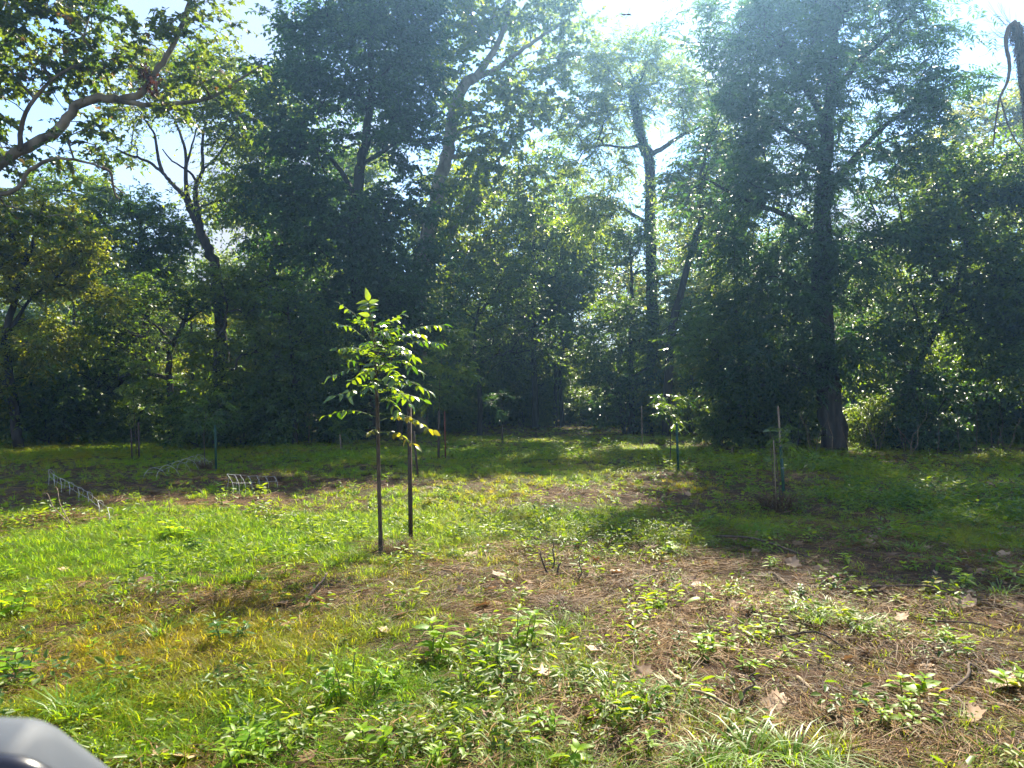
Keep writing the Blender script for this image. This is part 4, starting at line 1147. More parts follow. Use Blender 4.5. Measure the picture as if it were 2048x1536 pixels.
def patch(rad, n, h0, h1, w, seed, mat):
    """a round patch of n grass blades growing in small clumps"""
    r = np.random.default_rng(seed)
    nc = max(5, n // 24)
    a = r.uniform(0, 6.28, nc); q = rad * np.sqrt(r.random(nc)) * 1.05
    cx, cyy = np.cos(a) * q, np.sin(a) * q
    ch = r.uniform(.4, 1.5, nc); ctn = r.normal(size=nc) * .24
    k = r.integers(0, nc, n)
    b = np.stack([cx[k] + r.normal(size=n) * .024, cyy[k] + r.normal(size=n) * .024, np.full(n, -.012)], 1)
    h = r.uniform(h0, h1, n) * ch[k] * .85
    lean = np.abs(r.normal(size=n)) * .95 + .45; l = h * lean * 1.15
    a2 = r.uniform(0, 6.28, n)
    dx = np.stack([np.cos(a2), np.sin(a2), np.zeros(n)], 1); sx = np.stack([-np.sin(a2), np.cos(a2), np.zeros(n)], 1)
    ww = (w * r.uniform(.6, 1.35, n) * .5)[:, None]
    up = np.array([0, 0, 1.0])
    def at(t): return b + dx * (l * t ** 1.8)[:, None] + up * (h * (t - .36 * t * t * np.minimum(lean, 1.9)))[:, None]
    V = np.stack([at(0) - sx * ww * .8, at(0) + sx * ww * .8, at(.5) + sx * ww, at(.5) - sx * ww, at(.82) + sx * ww * .6, at(.82) - sx * ww * .6, at(1.15)], 1).reshape(-1, 3)
    i = (np.arange(n) * 7)[:, None]
    Q = np.concatenate([i + np.array([[0, 1, 2, 3]]), i + np.array([[3, 2, 4, 5]])]); T = i + np.array([[5, 4, 6]])
    tn = np.clip(.42 + ctn[k] + r.normal(size=n) * .18, 0, 1)
    return make_mesh('grass_patch', V, Q, T, [mat], tint=np.repeat(tn, 7))

def herb(n, rad, h, ll, wid, seed, mat):
    """small broad-leaved ground plant"""
    r = np.random.default_rng(seed)
    B, D, Nn, ln = [], [], [], []
    for k in range(n):
        a = r.uniform(0, 6.28); q = rad * r.random() ** .7
        b = np.array([math.cos(a) * q, math.sin(a) * q, h * r.uniform(.25, 1)])
        B.append(b); a2 = a + r.normal() * .7
        D.append((math.cos(a2), math.sin(a2), r.normal() * .25 + .05)); Nn.append((r.normal() * .35, r.normal() * .35, 1)); ln.append(ll * r.uniform(.6, 1.3))
    ln = np.array(ln); B, D, Nn = np.array(B), unit(np.array(D)), np.array(Nn)
    S = unit(np.cross(D, Nn)); N2 = np.cross(S, D); w = (ln * wid)[:, None]; l = ln[:, None]
    V = np.stack([B, B + D * l * .35 - S * w * .5 + N2 * w * .15, B + D * l * .75 - S * w * .35 + N2 * w * .05, B + D * l - N2 * l * .12, B + D * l * .75 + S * w * .35 + N2 * w * .05, B + D * l * .35 + S * w * .5 + N2 * w * .15], 1)
    b = (np.arange(n) * 6)[:, None]
    Q = np.concatenate([b + np.array([[0, 3, 2, 1]]), b + np.array([[0, 5, 4, 3]])])
    return make_mesh('herb', V.reshape(-1, 3), Q, None, [mat], tint=np.repeat(np.clip(r.normal(.45, .22, n), 0, 1), 6))

def sample_ground(n, r, near=.62, d0=1.5, dm=9.5, d1=40):
    k = r.random(n) < near
    d = np.where(k, d0 + (dm - d0) * r.random(n) ** 1.0, dm + (d1 - dm) * r.random(n) ** 1.35)
    x = r.uniform(-1, 1, n) * (.76 * d + 1.2)
    return x, d

BARE = ((1640, 1105, 1.3, .45), (1830, 1160, 1.3, .5), (1960, 1260, .9, .35), (1330, 1210, .5, .35), (1450, 1350, .5, .2), (1720, 1350, .45, .2), (540, 985, 1.6, .8), (1150, 1235, .35, .25), (1580, 1470, .3, .12))
def ground_cover():
    r = np.random.default_rng(21)
    # grass: patches of clumped blades, from sparse to thick, laid side by side
    dens = (.10, .28, .52, .8, 1.0)
    near_src = [patch(.34, int(760 * q), .030 + .02 * q, .070 + .05 * q, .0040, 600 + k * 10 + v, M['grass']) for k, q in enumerate(dens) for v in range(3)]
    far_src = [patch(.75, int(900 * q), .05 + .03 * q, .10 + .06 * q, .0075, 680 + k * 10 + v, M['grass']) for k, q in enumerate(dens) for v in range(2)]
    P0, I0, R0, S0, C0 = [], [], [], [], []
    def lay(d0, d1, step, first, var):
        for yy in np.arange(d0, d1, step):
            hw = .76 * yy + 1.2
            xx = np.arange(-hw, hw, step); xx = xx + r.uniform(-.3, .3, len(xx)) * step; y2 = yy + r.uniform(-.3, .3, len(xx)) * step
            lu = lush(xx, y2); lu = np.where(y2 > 25, lu * np.clip(1 - (y2 - 25) / 14, .2, 1), lu)
            lv = np.clip(((lu - .26) * 6.0 + r.normal(size=len(xx)) * .35).astype(int), 0, 4)
            P0.append(np.stack([xx, y2, gh(xx, y2)], 1)); I0.append(first + lv * var + r.integers(0, var, len(xx)))
            R0.append(np.stack([np.zeros(len(xx)), np.zeros(len(xx)), r.uniform(0, 6.28, len(xx))], 1))
            q = r.uniform(.9, 1.15, len(xx)); S0.append(np.stack([q, q, q * r.uniform(.85, 1.2, len(xx))], 1))
            C0.append(np.clip(dry(xx, y2) * 1.1 - .05 + r.normal(size=len(xx)) * .13, 0, 1))
    lay(1.4, 10.5, .27, 0, 3); lay(10.5, 40, .62, 15, 2)
    scatter('grass', 'short green and yellowing grass of the clearing', near_src + far_src, np.concatenate(P0), np.concatenate(I0), np.concatenate(R0), np.concatenate(S0), np.concatenate(C0))
    # straw thatch: single dead stalks lying about, one mesh
    n = 360000
    x, y = sample_ground(n, r, .72)
    lu = lush(x, y)
    bare = np.zeros(n)
    for px, py, rx, ry in BARE: bare += blob(x, y, G(px, py), rx, ry)
    keep = r.random(n) < np.clip(1.05 - lu * 1.25, .12, 1) * np.clip(1.05 - bare * (.6 + .8 * vnoise(x, y, .35, 37)), .12, 1)
    x, y, lu = x[keep], y[keep], lu[keep]; n = len(x)
    far = np.clip((y - 6) / 10, 0, 1.6)
    flow = (vnoise(x, y, .9, 33) - .5) * 5 + r.normal(size=n) * .7          # stalks lie in swathes
    L = r.uniform(.03, .14, n) * (1 + 1.4 * (r.random(n) < .12)) * (1 + far)
    w = r.uniform(.0020, .0055, n) * (1 + 1.2 * far)
    dz = r.normal(size=n) * .10
    D = np.stack([np.cos(flow), np.sin(flow), dz], 1)
    S = np.stack([-np.sin(flow), np.cos(flow), r.normal(size=n) * .6], 1); S = unit(S) * w[:, None] * .5
    c = np.stack([x, y, gh(x, y) + .004 + np.abs(r.normal(size=n)) * .012 + np.abs(dz) * L * .4 + .10 * np.clip(vnoise(x, y, .22, 35) * .6 + vnoise(x, y, .11, 36) * .4 - .5, 0, 1) * (1 - lu)], 1)
    bend = np.stack([r.normal(size=n) * .06, r.normal(size=n) * .06, r.uniform(0, .10, n)], 1) * L[:, None]
    e = D * L[:, None] * .5
    V = np.stack([c - e - S * .8, c - e + S * .8, c + bend + S, c + e + S * .5, c + e - S * .5, c + bend - S], 1)
    bi = (np.arange(n) * 6)[:, None]
    big = (L > .10)
    Q = np.concatenate([bi[big] + np.array([[0, 1, 2, 5]]), bi[big] + np.array([[5, 2, 3, 4]]), bi[~big] + np.array([[0, 1, 3, 4]])])
    ct = np.clip(vnoise(x, y, .5, 31) * .5 + r.random(n) ** 2.0 * .7 - .05, 0, 1)
    o = obj('straw_thatch', make_mesh('straw_thatch', V.reshape(-1, 3), Q, None, [M['straw']], tint=np.repeat(ct, 6)))
    tag(o, 'matted brown and tan dead grass stalks lying on the soil', None, None, 'stuff')
    # broad-leaved ground cover
    src = [herb(16, .06, .05, .026, .55, 621, M['cover']), herb(22, .07, .04, .020, .6, 622, M['cover']), herb(14, .05, .08, .036, .42, 623, M['cover']), herb(26, .11, .12, .05, .45, 624, M['cover'])]
    x, y = sample_ground(26000, r, .6)
    n1 = vnoise(x, y, .7, 41) * .6 + vnoise(x, y, .25, 42) * .4
    dens = np.clip((n1 - .45) * 2.4, 0, 1) * .34 + .03
    for px, py, rx, ry, a in ((1930, 1005, 2.2, 1.4, 1.0), (1780, 985, 1.6, 1.0, .6), (1700, 940, 3, 2, .4), (800, 1480, .9, .3, .22), (1050, 1420, .9, .35, .25), (1280, 1380, .6, .3, .3), (1450, 1330, .5, .25, .15),
                              (560, 1440, .6, .3, .35), (200, 1290, 1.2, .6, .15), (1080, 900, 4, 3, .35), (1500, 930, 3, 2, .3), (1850, 1420, .3, .15, .6), (1300, 1080, 1, .6, .35), (1480, 1200, .5, .3, .3), (1660, 1235, .6, .25, .5), (1400, 1290, .5, .25, .3), (1130, 1060, 1.2, .8, .3), (1900, 1150, .8, .5, .3)):
        dens = dens + a * blob(x, y, G(px, py), rx, ry)
    for px, py, rx, ry in ((1700, 1150, 2, .7), (1650, 1390, .8, .35), (530, 970, 2.2, 1.2)):
        dens = dens * (1 - .75 * blob(x, y, G(px, py), rx, ry))
    keep = r.random(len(x)) < dens * np.where(y > 26, .4, 1) * np.where(y < 7, .6, 1)
    x, y = x[keep], y[keep]
    tall = blob(x, y, G(1930, 1005), 2.6, 1.8) + blob(x, y, G(1700, 940), 3, 2) * .6
    idx = np.where(r.random(len(x)) < .25 + tall, 3, r.integers(0, 3, len(x)))
    s = r.uniform(.7, 1.3, len(x)) * (1 + 1.0 * np.clip((y - 7) / 12, 0, 1))
    rot = np.stack([r.normal(size=len(x)) * .1, r.normal(size=len(x)) * .1, r.uniform(0, 6.28, len(x))], 1)
    ct = np.clip(.15 + .55 * vnoise(x, y, .4, 43) + r.normal(size=len(x)) * .22 - .3 * tall, 0, 1)
    scatter('ground_cover', 'low broad-leaved green weeds covering the soil', src, np.stack([x, y, gh(x, y)], 1), idx, rot, np.stack([s, s, s], 1), ct)
ground_cover()

def litter():
    r = np.random.default_rng(23)
    src = []
    for k in range(5):
        q = np.random.default_rng(820 + k)
        V = [(0, 0, .1)] + [(math.cos(a) * q.uniform(.55, 1.1), math.sin(a) * q.uniform(.5, 1.1) * .8, q.uniform(0, .55)) for a in np.linspace(0, 6.28, 8)[:-1]]
        src.append(make_mesh('litter_flake', V, None, [(0, i + 1, i % 7 + 2 if i < 6 else 1) for i in range(7)], [M['litter']], tint=np.full(8, q.random())))
    x, y = sample_ground(9000, r, .8, 1.5, 11, 26)
    w = .15 + .9 * np.clip(.6 - lush(x, y), 0, 1)
    keep = r.random(len(x)) < w; x, y = x[keep], y[keep]
    s = r.uniform(.006, .026, len(x)) * np.where(r.random(len(x)) < .1, 1.6, 1)
    rot = np.stack([r.normal(size=len(x)) * .5, r.normal(size=len(x)) * .5, r.uniform(0, 6.28, len(x))], 1)
    scatter('leaf_litter', 'crumbled brown leaf litter strewn over the soil', src, np.stack([x, y, gh(x, y) + .012], 1), r.integers(0, 5, len(x)), rot, np.stack([s, s, s], 1), r.random(len(x)))
M['litter'] = leaf_mat('litter', (.07, .035, .018), (.30, .18, .09), (.10, .05, .02), (.25, .14, .05), .12, rough=.7, spec=.15, inst=True)
litter()

# ------------------------------------------------------------------ single weeds
M['weed_dark'] = leaf_mat('weed_dark', (.030, .085, .014), (.06, .13, .018), (.10, .26, .01), (.20, .40, .012), .42, rough=.4, spec=.35)
M['weed_yellow'] = leaf_mat('weed_yellow', (.14, .17, .01), (.24, .20, .02), (.45, .50, .008), (.60, .48, .012), .48, rough=.5, spec=.2)
WEED = [leaf_blade_mesh('weed_leaf', M['weed'], t, w, dr, .25, 5, .04, 40 + k) for k, (t, w, dr) in enumerate(
    ((.15, .34, .25), (.35, .38, .35), (.55, .32, .2), (.75, .36, .45), (.9, .30, .3)))]
WEEDB = [leaf_blade_mesh('weed_leaf', M['weed'], t, w, dr, .2, 5, .05, 50 + k) for k, (t, w, dr) in enumerate(((.2, .5, .3), (.5, .56, .4), (.8, .48, .2)))]
def kinds(meshes, mat):
    out = []
    for me in meshes:
        c = me.copy(); c.materials.clear(); c.materials.append(M[mat]); out.append(c)
    return out
WKIND = {k: {'n': kinds(WEED, k), 'b': kinds(WEEDB, k)} for k in ('weed', 'weed_dark', 'weed_yellow')}
WN = [0]
def weed(px, py, h, stems, whorls, ll, label, broad=False, group='leafy weeds in the clearing', lean=0.0, xy=None):
    WN[0] += 1
    r = np.random.default_rng(900 + WN[0])
    b = G(px, py) if xy is None else np.array([xy[0], xy[1], float(gh(*xy))])
    t = empty('leafy_weed', b)
    tag(t, label, 'weed', group)
    kd = 'weed' if xy is None else ('weed', 'weed_dark', 'weed_dark', 'weed', 'weed_yellow')[WN[0] % 5]
    ms = WKIND[kd]['b' if broad else 'n']
    for s in range(stems):
        a = r.uniform(0, 6.28); q = .05 * (stems > 1) * r.random() * math.sqrt(stems)
        p0 = np.array([math.cos(a) * q, math.sin(a) * q, -.02]); hh = h * r.uniform(.65, 1.05)
        tip = p0 + np.array([math.cos(a) * hh * .18 * (stems > 1) + lean * hh, math.sin(a) * hh * .18 * (stems > 1), hh])
        pl = spline([p0, (p0 + tip) / 2 + r.normal(size=3) * .012, tip], 4)
        g = Geo(); g.tube(pl, np.linspace(.0045, .0022, len(pl)) * (1 + h), 5)
        obj('stem', g.mesh('weed_stem', [M['stem']], smooth=True), t)
        for w in range(whorls):
            f = .25 + .75 * (w + 1) / whorls
            i = f * (len(pl) - 1); k = min(int(i), len(pl) - 2); p = pl[k] + (pl[k + 1] - pl[k]) * (i - k)
            top = w == whorls - 1
            nl = 4 if top else 2
            a0 = w * 1.57 + r.uniform(-.3, .3)
            for m in range(nl):
                am = a0 + m * 6.283 / nl + r.normal() * .15
                el = (.55 if top else .22) + r.normal() * .14
                D = (math.cos(am) * math.cos(el), math.sin(am) * math.cos(el), math.sin(el))
                o = obj('leaf', ms[r.integers(0, len(ms))], t)
                basis(o, p, D, (r.normal() * .2 - math.cos(am) * .3, r.normal() * .2 - math.sin(am) * .3, 1), ll * r.uniform(.75, 1.15) * (.72 if top and w else 1) * (.8 + .25 * math.sin(f * 3)))
    return t

def weeds():
    W = [
        (350, 1078, .20, 4, 4, .15, 'bright bushy weed with broad spread leaves in the lit grass, left', True),
        (243, 1062, .16, 2, 3, .11, 'small upright weed left of the bright bushy weed, at the shade line', False),
        (262, 1090, .13, 2, 3, .10, 'low weed just below the small upright weed, left', False),
        (605, 1062, .12, 1, 3, .11, 'single three-leaved weed left of the tallest young tree', False),
        (1040, 1290, .30, 3, 4, .12, 'tall weed with tiered leaves beside the brown grass mound, centre', False),
        (878, 1322, .27, 3, 4, .12, 'leafy upright weed with a broad top, centre foreground', True),
        (975, 1330, .17, 2, 3, .12, 'leaning weed with long leaf blades, right of the broad-topped weed', False),
        (712, 1405, .26, 6, 5, .085, 'dense many-stemmed weed with small pale leaves, left of centre foreground', False),
        (795, 1378, .15, 3, 3, .075, 'small bushy weed between the two larger foreground weeds', False),
        (490, 1533, .20, 6, 4, .085, 'dense bright weed at the bottom edge, left of centre', False),
        (738, 1500, .12, 2, 3, .09, 'spreading weed near the bottom edge, below the dense many-stemmed weed', True),
        (860, 1535, .14, 4, 3, .075, 'bright weed clump at the bottom edge, centre', False),
        (1155, 1530, .13, 1, 3, .10, 'big-leaved young plant at the bottom edge, right of centre', True),
        (1110, 1470, .14, 3, 3, .075, 'thin weed behind the big-leaved plant at the bottom edge', False),
        (1538, 1142, .15, 2, 6, .075, 'upright feathery tufted weed on dark bare soil, right', False),
        (1412, 1212, .18, 1, 3, .14, 'single weed with three long leaves on brown thatch, right of centre', False),
        (1320, 1225, .11, 4, 3, .075, 'low bushy weed left of the three-leaved weed', True),
        (1425, 1310, .13, 7, 3, .085, 'low spreading weed patch on the thatch, right of centre foreground', True),
        (1533, 1275, .16, 3, 4, .09, 'slender weed beside the grass patch, right of centre foreground', False),
        (1570, 1318, .08, 1, 2, .10, 'tiny spread-leaved seedling in brown straw, right', True),
        (1490, 1345, .10, 3, 3, .075, 'small weed below the low spreading patch, right of centre', False),
        (1812, 1395, .15, 2, 3, .12, 'weed with pale broad leaves on brown thatch, lower right', True),
        (1820, 1450, .10, 7, 3, .06, 'dense low weed patch in the straw, lower right', True),
        (1715, 1412, .09, 3, 3, .05, 'small yellow-green weed tuft in straw, lower right', False),
        (1735, 1450, .10, 2, 3, .06, 'small weed left of the dense low patch, lower right', False),
        (1905, 1128, .20, 1, 3, .13, 'shaded weed with one lit leaf among dead leaves, right', True),
        (1930, 1175, .15, 4, 4, .09, 'shaded bushy weed with bright tips, right', False),
        (1815, 1142, .12, 2, 3, .09, 'small weed among dead leaves on shaded soil, right', True),
        (1905, 1290, .10, 5, 3, .075, 'weed tuft at the shade edge, lower right', False),
        (1900, 1240, .09, 2, 2, .075, 'small pale weed in front of the shaded bushy weed, right', False),
        (20, 1235, .22, 4, 4, .11, 'bright leafy weed cut by the left edge of the photograph', True),
        (18, 1345, .18, 4, 3, .10, 'second leafy weed at the left edge, lower down', True),
        (130, 1065, .12, 3, 3, .09, 'weed in the shade line at the left', False),
        (1015, 1165, .10, 1, 2, .10, 'pair of lit leaves in short grass right of the stake base', False),
        (1110, 1040, .12, 3, 3, .09, 'bright low weed in the middle of the clearing', True),
        (1160, 1035, .14, 4, 3, .09, 'leafy weed right of the bright low weed, middle of the clearing', True),
        (1230, 1010, .14, 3, 3, .10, 'upright bright weed on the tan path, middle of the clearing', False),
        (1335, 1105, .12, 5, 3, .085, 'lit weed patch at the edge of the right shade', True),
        (2035, 1165, .15, 2, 3, .12, 'weed with lit leaves cut by the right edge of the photograph', True),
        (2035, 1385, .12, 2, 3, .12, 'bright weed at the lower right edge beside a large dead leaf', True),
        (610, 1490, .10, 4, 3, .06, 'low weed right of the dense bright weed at the bottom edge', False),
        (190, 1310, .10, 3, 3, .07, 'small weed in yellow grass, lower left', False),
        (1280, 1500, .10, 3, 3, .07, 'small weed in front of the grass tuft, bottom right of centre', False),
        (1700, 1130, .12, 2, 3, .09, 'dull weed at the top of the dark bare soil, right', False)]
    for a in W: weed(*a)
    r = np.random.default_rng(66)
    n = 0
    while n < 84:
        d = r.uniform(2.2, 13); x = r.uniform(-1, 1) * .7 * d
        if r.random() > lush(x, d) + .15: continue
        if vnoise(x, d, .9, 71) < .5: continue
        q = r.random() ** 1.6 * (.35 if d < 3.6 else 1)
        weed(0, 0, .045 + .15 * q, int(r.integers(1, 4)), int(r.integers(2, 5)), .032 + .075 * q, 'small low leafy weed scattered in the grass and thatch', bool(r.integers(0, 2)), 'small scattered weeds', 0, (x, d))
        n += 1
weeds()

def tufts():
    src = [blades(46, .05, .14, .30, .007, 1.0, 701, M['grass_tuft']), blades(36, .04, .12, .26, .0065, 1.2, 702, M['grass_tuft']), blades(60, .07, .10, .22, .006, 1.1, 703, M['grass_tuft'])]
    T = [(130, 1440, 0, 1.0, 'bright arching grass tuft above the blurred grey object, lower left'), (185, 1430, 1, .9, 'grass tuft right of the bright arching tuft, lower left'),
         (1225, 1400, 0, .9, 'thick grass tuft in the middle of the right foreground'), (1290, 1410, 2, 1.0, 'broad grass tuft right of the thick grass tuft, foreground'), (1350, 1395, 1, .8, 'grass tuft behind the broad tuft, foreground right'),
         (1500, 1530, 0, 1.1, 'tall bluish grass tuft at the bottom edge, right of centre'), (1420, 1535, 2, 1.0, 'wide grass tuft at the bottom edge, left of the tall bluish tuft'), (1590, 1530, 1, 1.1, 'grass tuft at the bottom edge, right of the tall bluish tuft'),
         (1610, 1240, 2, .9, 'left clump of the lit grass patch on the brown thatch, right'), (1660, 1225, 0, .75, 'upper clump of the lit grass patch on the brown thatch, right'), (1720, 1262, 1, .9, 'right clump of the lit grass patch on the brown thatch, right'),
         (1590, 1222, 1, .8, 'far left clump of the lit grass patch on the brown thatch, right'), (1635, 1250, 0, .8, 'lower clump of the lit grass patch on the brown thatch, right'), (1690, 1240, 2, .85, 'middle clump of the lit grass patch on the brown thatch, right'), (1755, 1250, 2, .7, 'outermost right clump of the lit grass patch on the brown thatch'), (1780, 1270, 1, .6, 'small clump just past the lit grass patch, right'),
         (1500, 1065, 2, 1.3, 'shaded grass tuft in front of the leaning green post, right'), (1530, 1070, 0, 1.1, 'shaded grass tuft beside the one in front of the leaning post, right'), (1830, 1105, 2, 1.2, 'shaded grass tuft above the dark soil, right'), (1060, 1250, 1, .8, 'thin grass tuft under the tall tiered weed, centre'),
         (1120, 1270, 0, .8, 'bluish grass tuft left of the brown mound, centre'), (890, 1440, 1, .7, 'small grass tuft in the centre foreground'), (2000, 1195, 2, 1.1, 'shaded grass tuft at the right edge'), (320, 1275, 0, .9, 'tall green tuft in yellow grass, left'),
         (980, 1270, 0, .6, 'small tuft beside the leaning weed, centre')]
    for k, (px, py, m, s, lab) in enumerate(T):
        b = G(px, py)
        o = obj('grass_tuft', src[m], None, b); o.rotation_euler = (0, 0, k * 1.7); o.scale = (s * .95, s * .95, s * .8)
        tag(o, lab, 'grass tuft', 'grass tufts in the foreground')
    # brown mounds of dead grass
    ms = [blades(300, .11, .05, .30, .004, 1.0, 711, M['dead_blade']), blades(420, .13, .05, .2, .004, 1.5, 712, M['dead_blade'])]
    for k, (px, py, m, s, lab) in enumerate(((795, 1105, 0, 1.0, 'brown mound of dead grass at the foot of the tallest young tree'), (1120, 1215, 1, .8, 'low brown mound of dead grass on the thatch, centre'),
            (1560, 1022, 0, 1.9, 'tall brown dead grass heap round the foot of the shaded sapling, right'), (1540, 1015, 0, 1.4, 'brown dead grass left of the heap at the shaded sapling'), (410, 938, 0, 1.3, 'dead grass at the foot of the young tree by the cages'),
            (1085, 1078, 1, .7, 'small dead grass mound on the tan path, centre'), (545, 962, 1, 1.6, 'dead grass heap on bare soil behind the seven-ribbed cage, left'))):
        b = G(px, py); o = obj('dead_grass_mound', ms[m], None, b); o.rotation_euler = (0, 0, k * 2.1); o.scale = (s, s, s * .9)
        tag(o, lab, 'dead grass', 'dead grass mounds')
M['grass_tuft'] = leaf_mat('grass_tuft', (.07, .17, .010), (.14, .23, .014), (.26, .50, .008), (.44, .54, .012), .45, rough=.42, spec=.3)
M['dead_blade'] = leaf_mat('dead_blade', (.05, .026, .013), (.17, .095, .042), (.09, .045, .02), (.2, .11, .04), .2, rough=.6, spec=.15)
tufts()

def fallen_leaves():
    r = np.random.default_rng(88)
    def dead_leaf(seed, tint):
        q = np.random.default_rng(seed)
        prof = [(0, -.15), (-.30, -.12), (-.34, .12), (-.60, .28), (-.36, .42), (-.30, .66), (-.12, .62), (0, .95), (.13, .64), (.32, .66), (.36, .40), (.60, .26), (.33, .10), (.30, -.12)]
        V = [(0, .2, .02)]
        for (x, y) in prof:
            V.append((x, y, .32 * (x * x + (y - .3) ** 2) * q.uniform(.3, 1.6) + q.normal() * .03))
        n = len(prof)
        T = [(0, k + 1, (k + 1) % n + 1) for k in range(n)]
        return make_mesh('fallen_leaf', V, None, T, [M['dead_leaf']], tint=np.full(len(V), tint), smooth=False)
    ms = [dead_leaf(70 + k, t) for k, t in enumerate((.15, .35, .55, .75, .95, 1.0, .6))]
    L = [(935, 1115, .19, 5, 'large pale tan dead leaf in the grass right of the tallest young tree'), (1003, 1158, .14, 0, 'brown dead leaf in grass, centre'), (1512, 1072, .18, 2, 'curled brown dead leaf by the shaded grass tuft, right'),
         (1508, 1092, .14, 4, 'pale dead leaf just below the curled brown one, right'), (2010, 1385, .20, 2, 'very large crumpled brown dead leaf at the lower right edge'), (1535, 1415, .13, 4, 'curled pale dead leaf on straw, right of centre foreground'),
         (1735, 1310, .12, 0, 'dark red brown dead leaf standing in the straw, right'), (1950, 1450, .12, 5, 'pale dead leaf on straw, lower right corner'), (700, 1285, .12, 1, 'grey brown dead leaf left of the broad-topped weed'), (805, 1235, .11, 4, 'tan dead leaf in the grass, centre left'),
         (1145, 1280, .12, 5, 'curled cream dead leaf on the thatch below the brown mound, centre'), (1190, 1305, .12, 4, 'tan dead leaf right of the curled cream leaf, centre'), (1475, 1360, .11, 3, 'tan dead leaf on straw below the low spreading weed'), (360, 1525, .12, 4, 'orange tan dead leaf at the bottom edge, left'),
         (1965, 1035, .18, 4, 'pale dead leaf beside the shaded nettle patch, right'), (1345, 1020, .12, 5, 'white-looking dead leaf on the ground, right of centre'), (985, 1440, .10, 0, 'reddish dead leaf among foreground weeds, centre'), (395, 1222, .09, 0, 'small dark brown dead leaf in yellow grass, left'), (585, 1255, .10, 6, 'grey dead leaf in dark sapling shadow, left'),
         (1890, 1020, .12, 4, 'small pale dead leaf left of the nettle patch, right')]
    for k, (px, py, s, m, lab) in enumerate(L):
        b = G(px, py); o = obj('fallen_leaf', ms[m], None, b + np.array([0, 0, .025]))
        o.rotation_euler = (r.uniform(-.5, .5), r.uniform(-.5, .5), r.uniform(0, 6.28)); o.scale = (s,) * 3
        tag(o, lab, 'dead leaf', 'large fallen leaves')
    n = 0
    while n < 170:
        d = r.uniform(2.1, 13); x = r.uniform(-.7, .7) * d
        w = .10 + 1.4 * float(blob(x, d, G(1800, 1140), 2.8, 1.8)) + .4 * float(blob(x, d, G(1500, 1400), 1.3, .7))
        if r.random() > w: continue
        s = r.uniform(.05, .11) * (1.35 if d > 5.5 else 1)
        o = obj('fallen_leaf', ms[r.integers(0, len(ms))], None, (x, d, float(gh(x, d)) + .02))
        o.rotation_euler = (r.uniform(-.6, .6), r.uniform(-.6, .6), r.uniform(0, 6.28)); o.scale = (s, s, s)
        tag(o, 'small curled dead leaf lying on the ground', 'dead leaf', 'small fallen leaves'); n += 1
fallen_leaves()

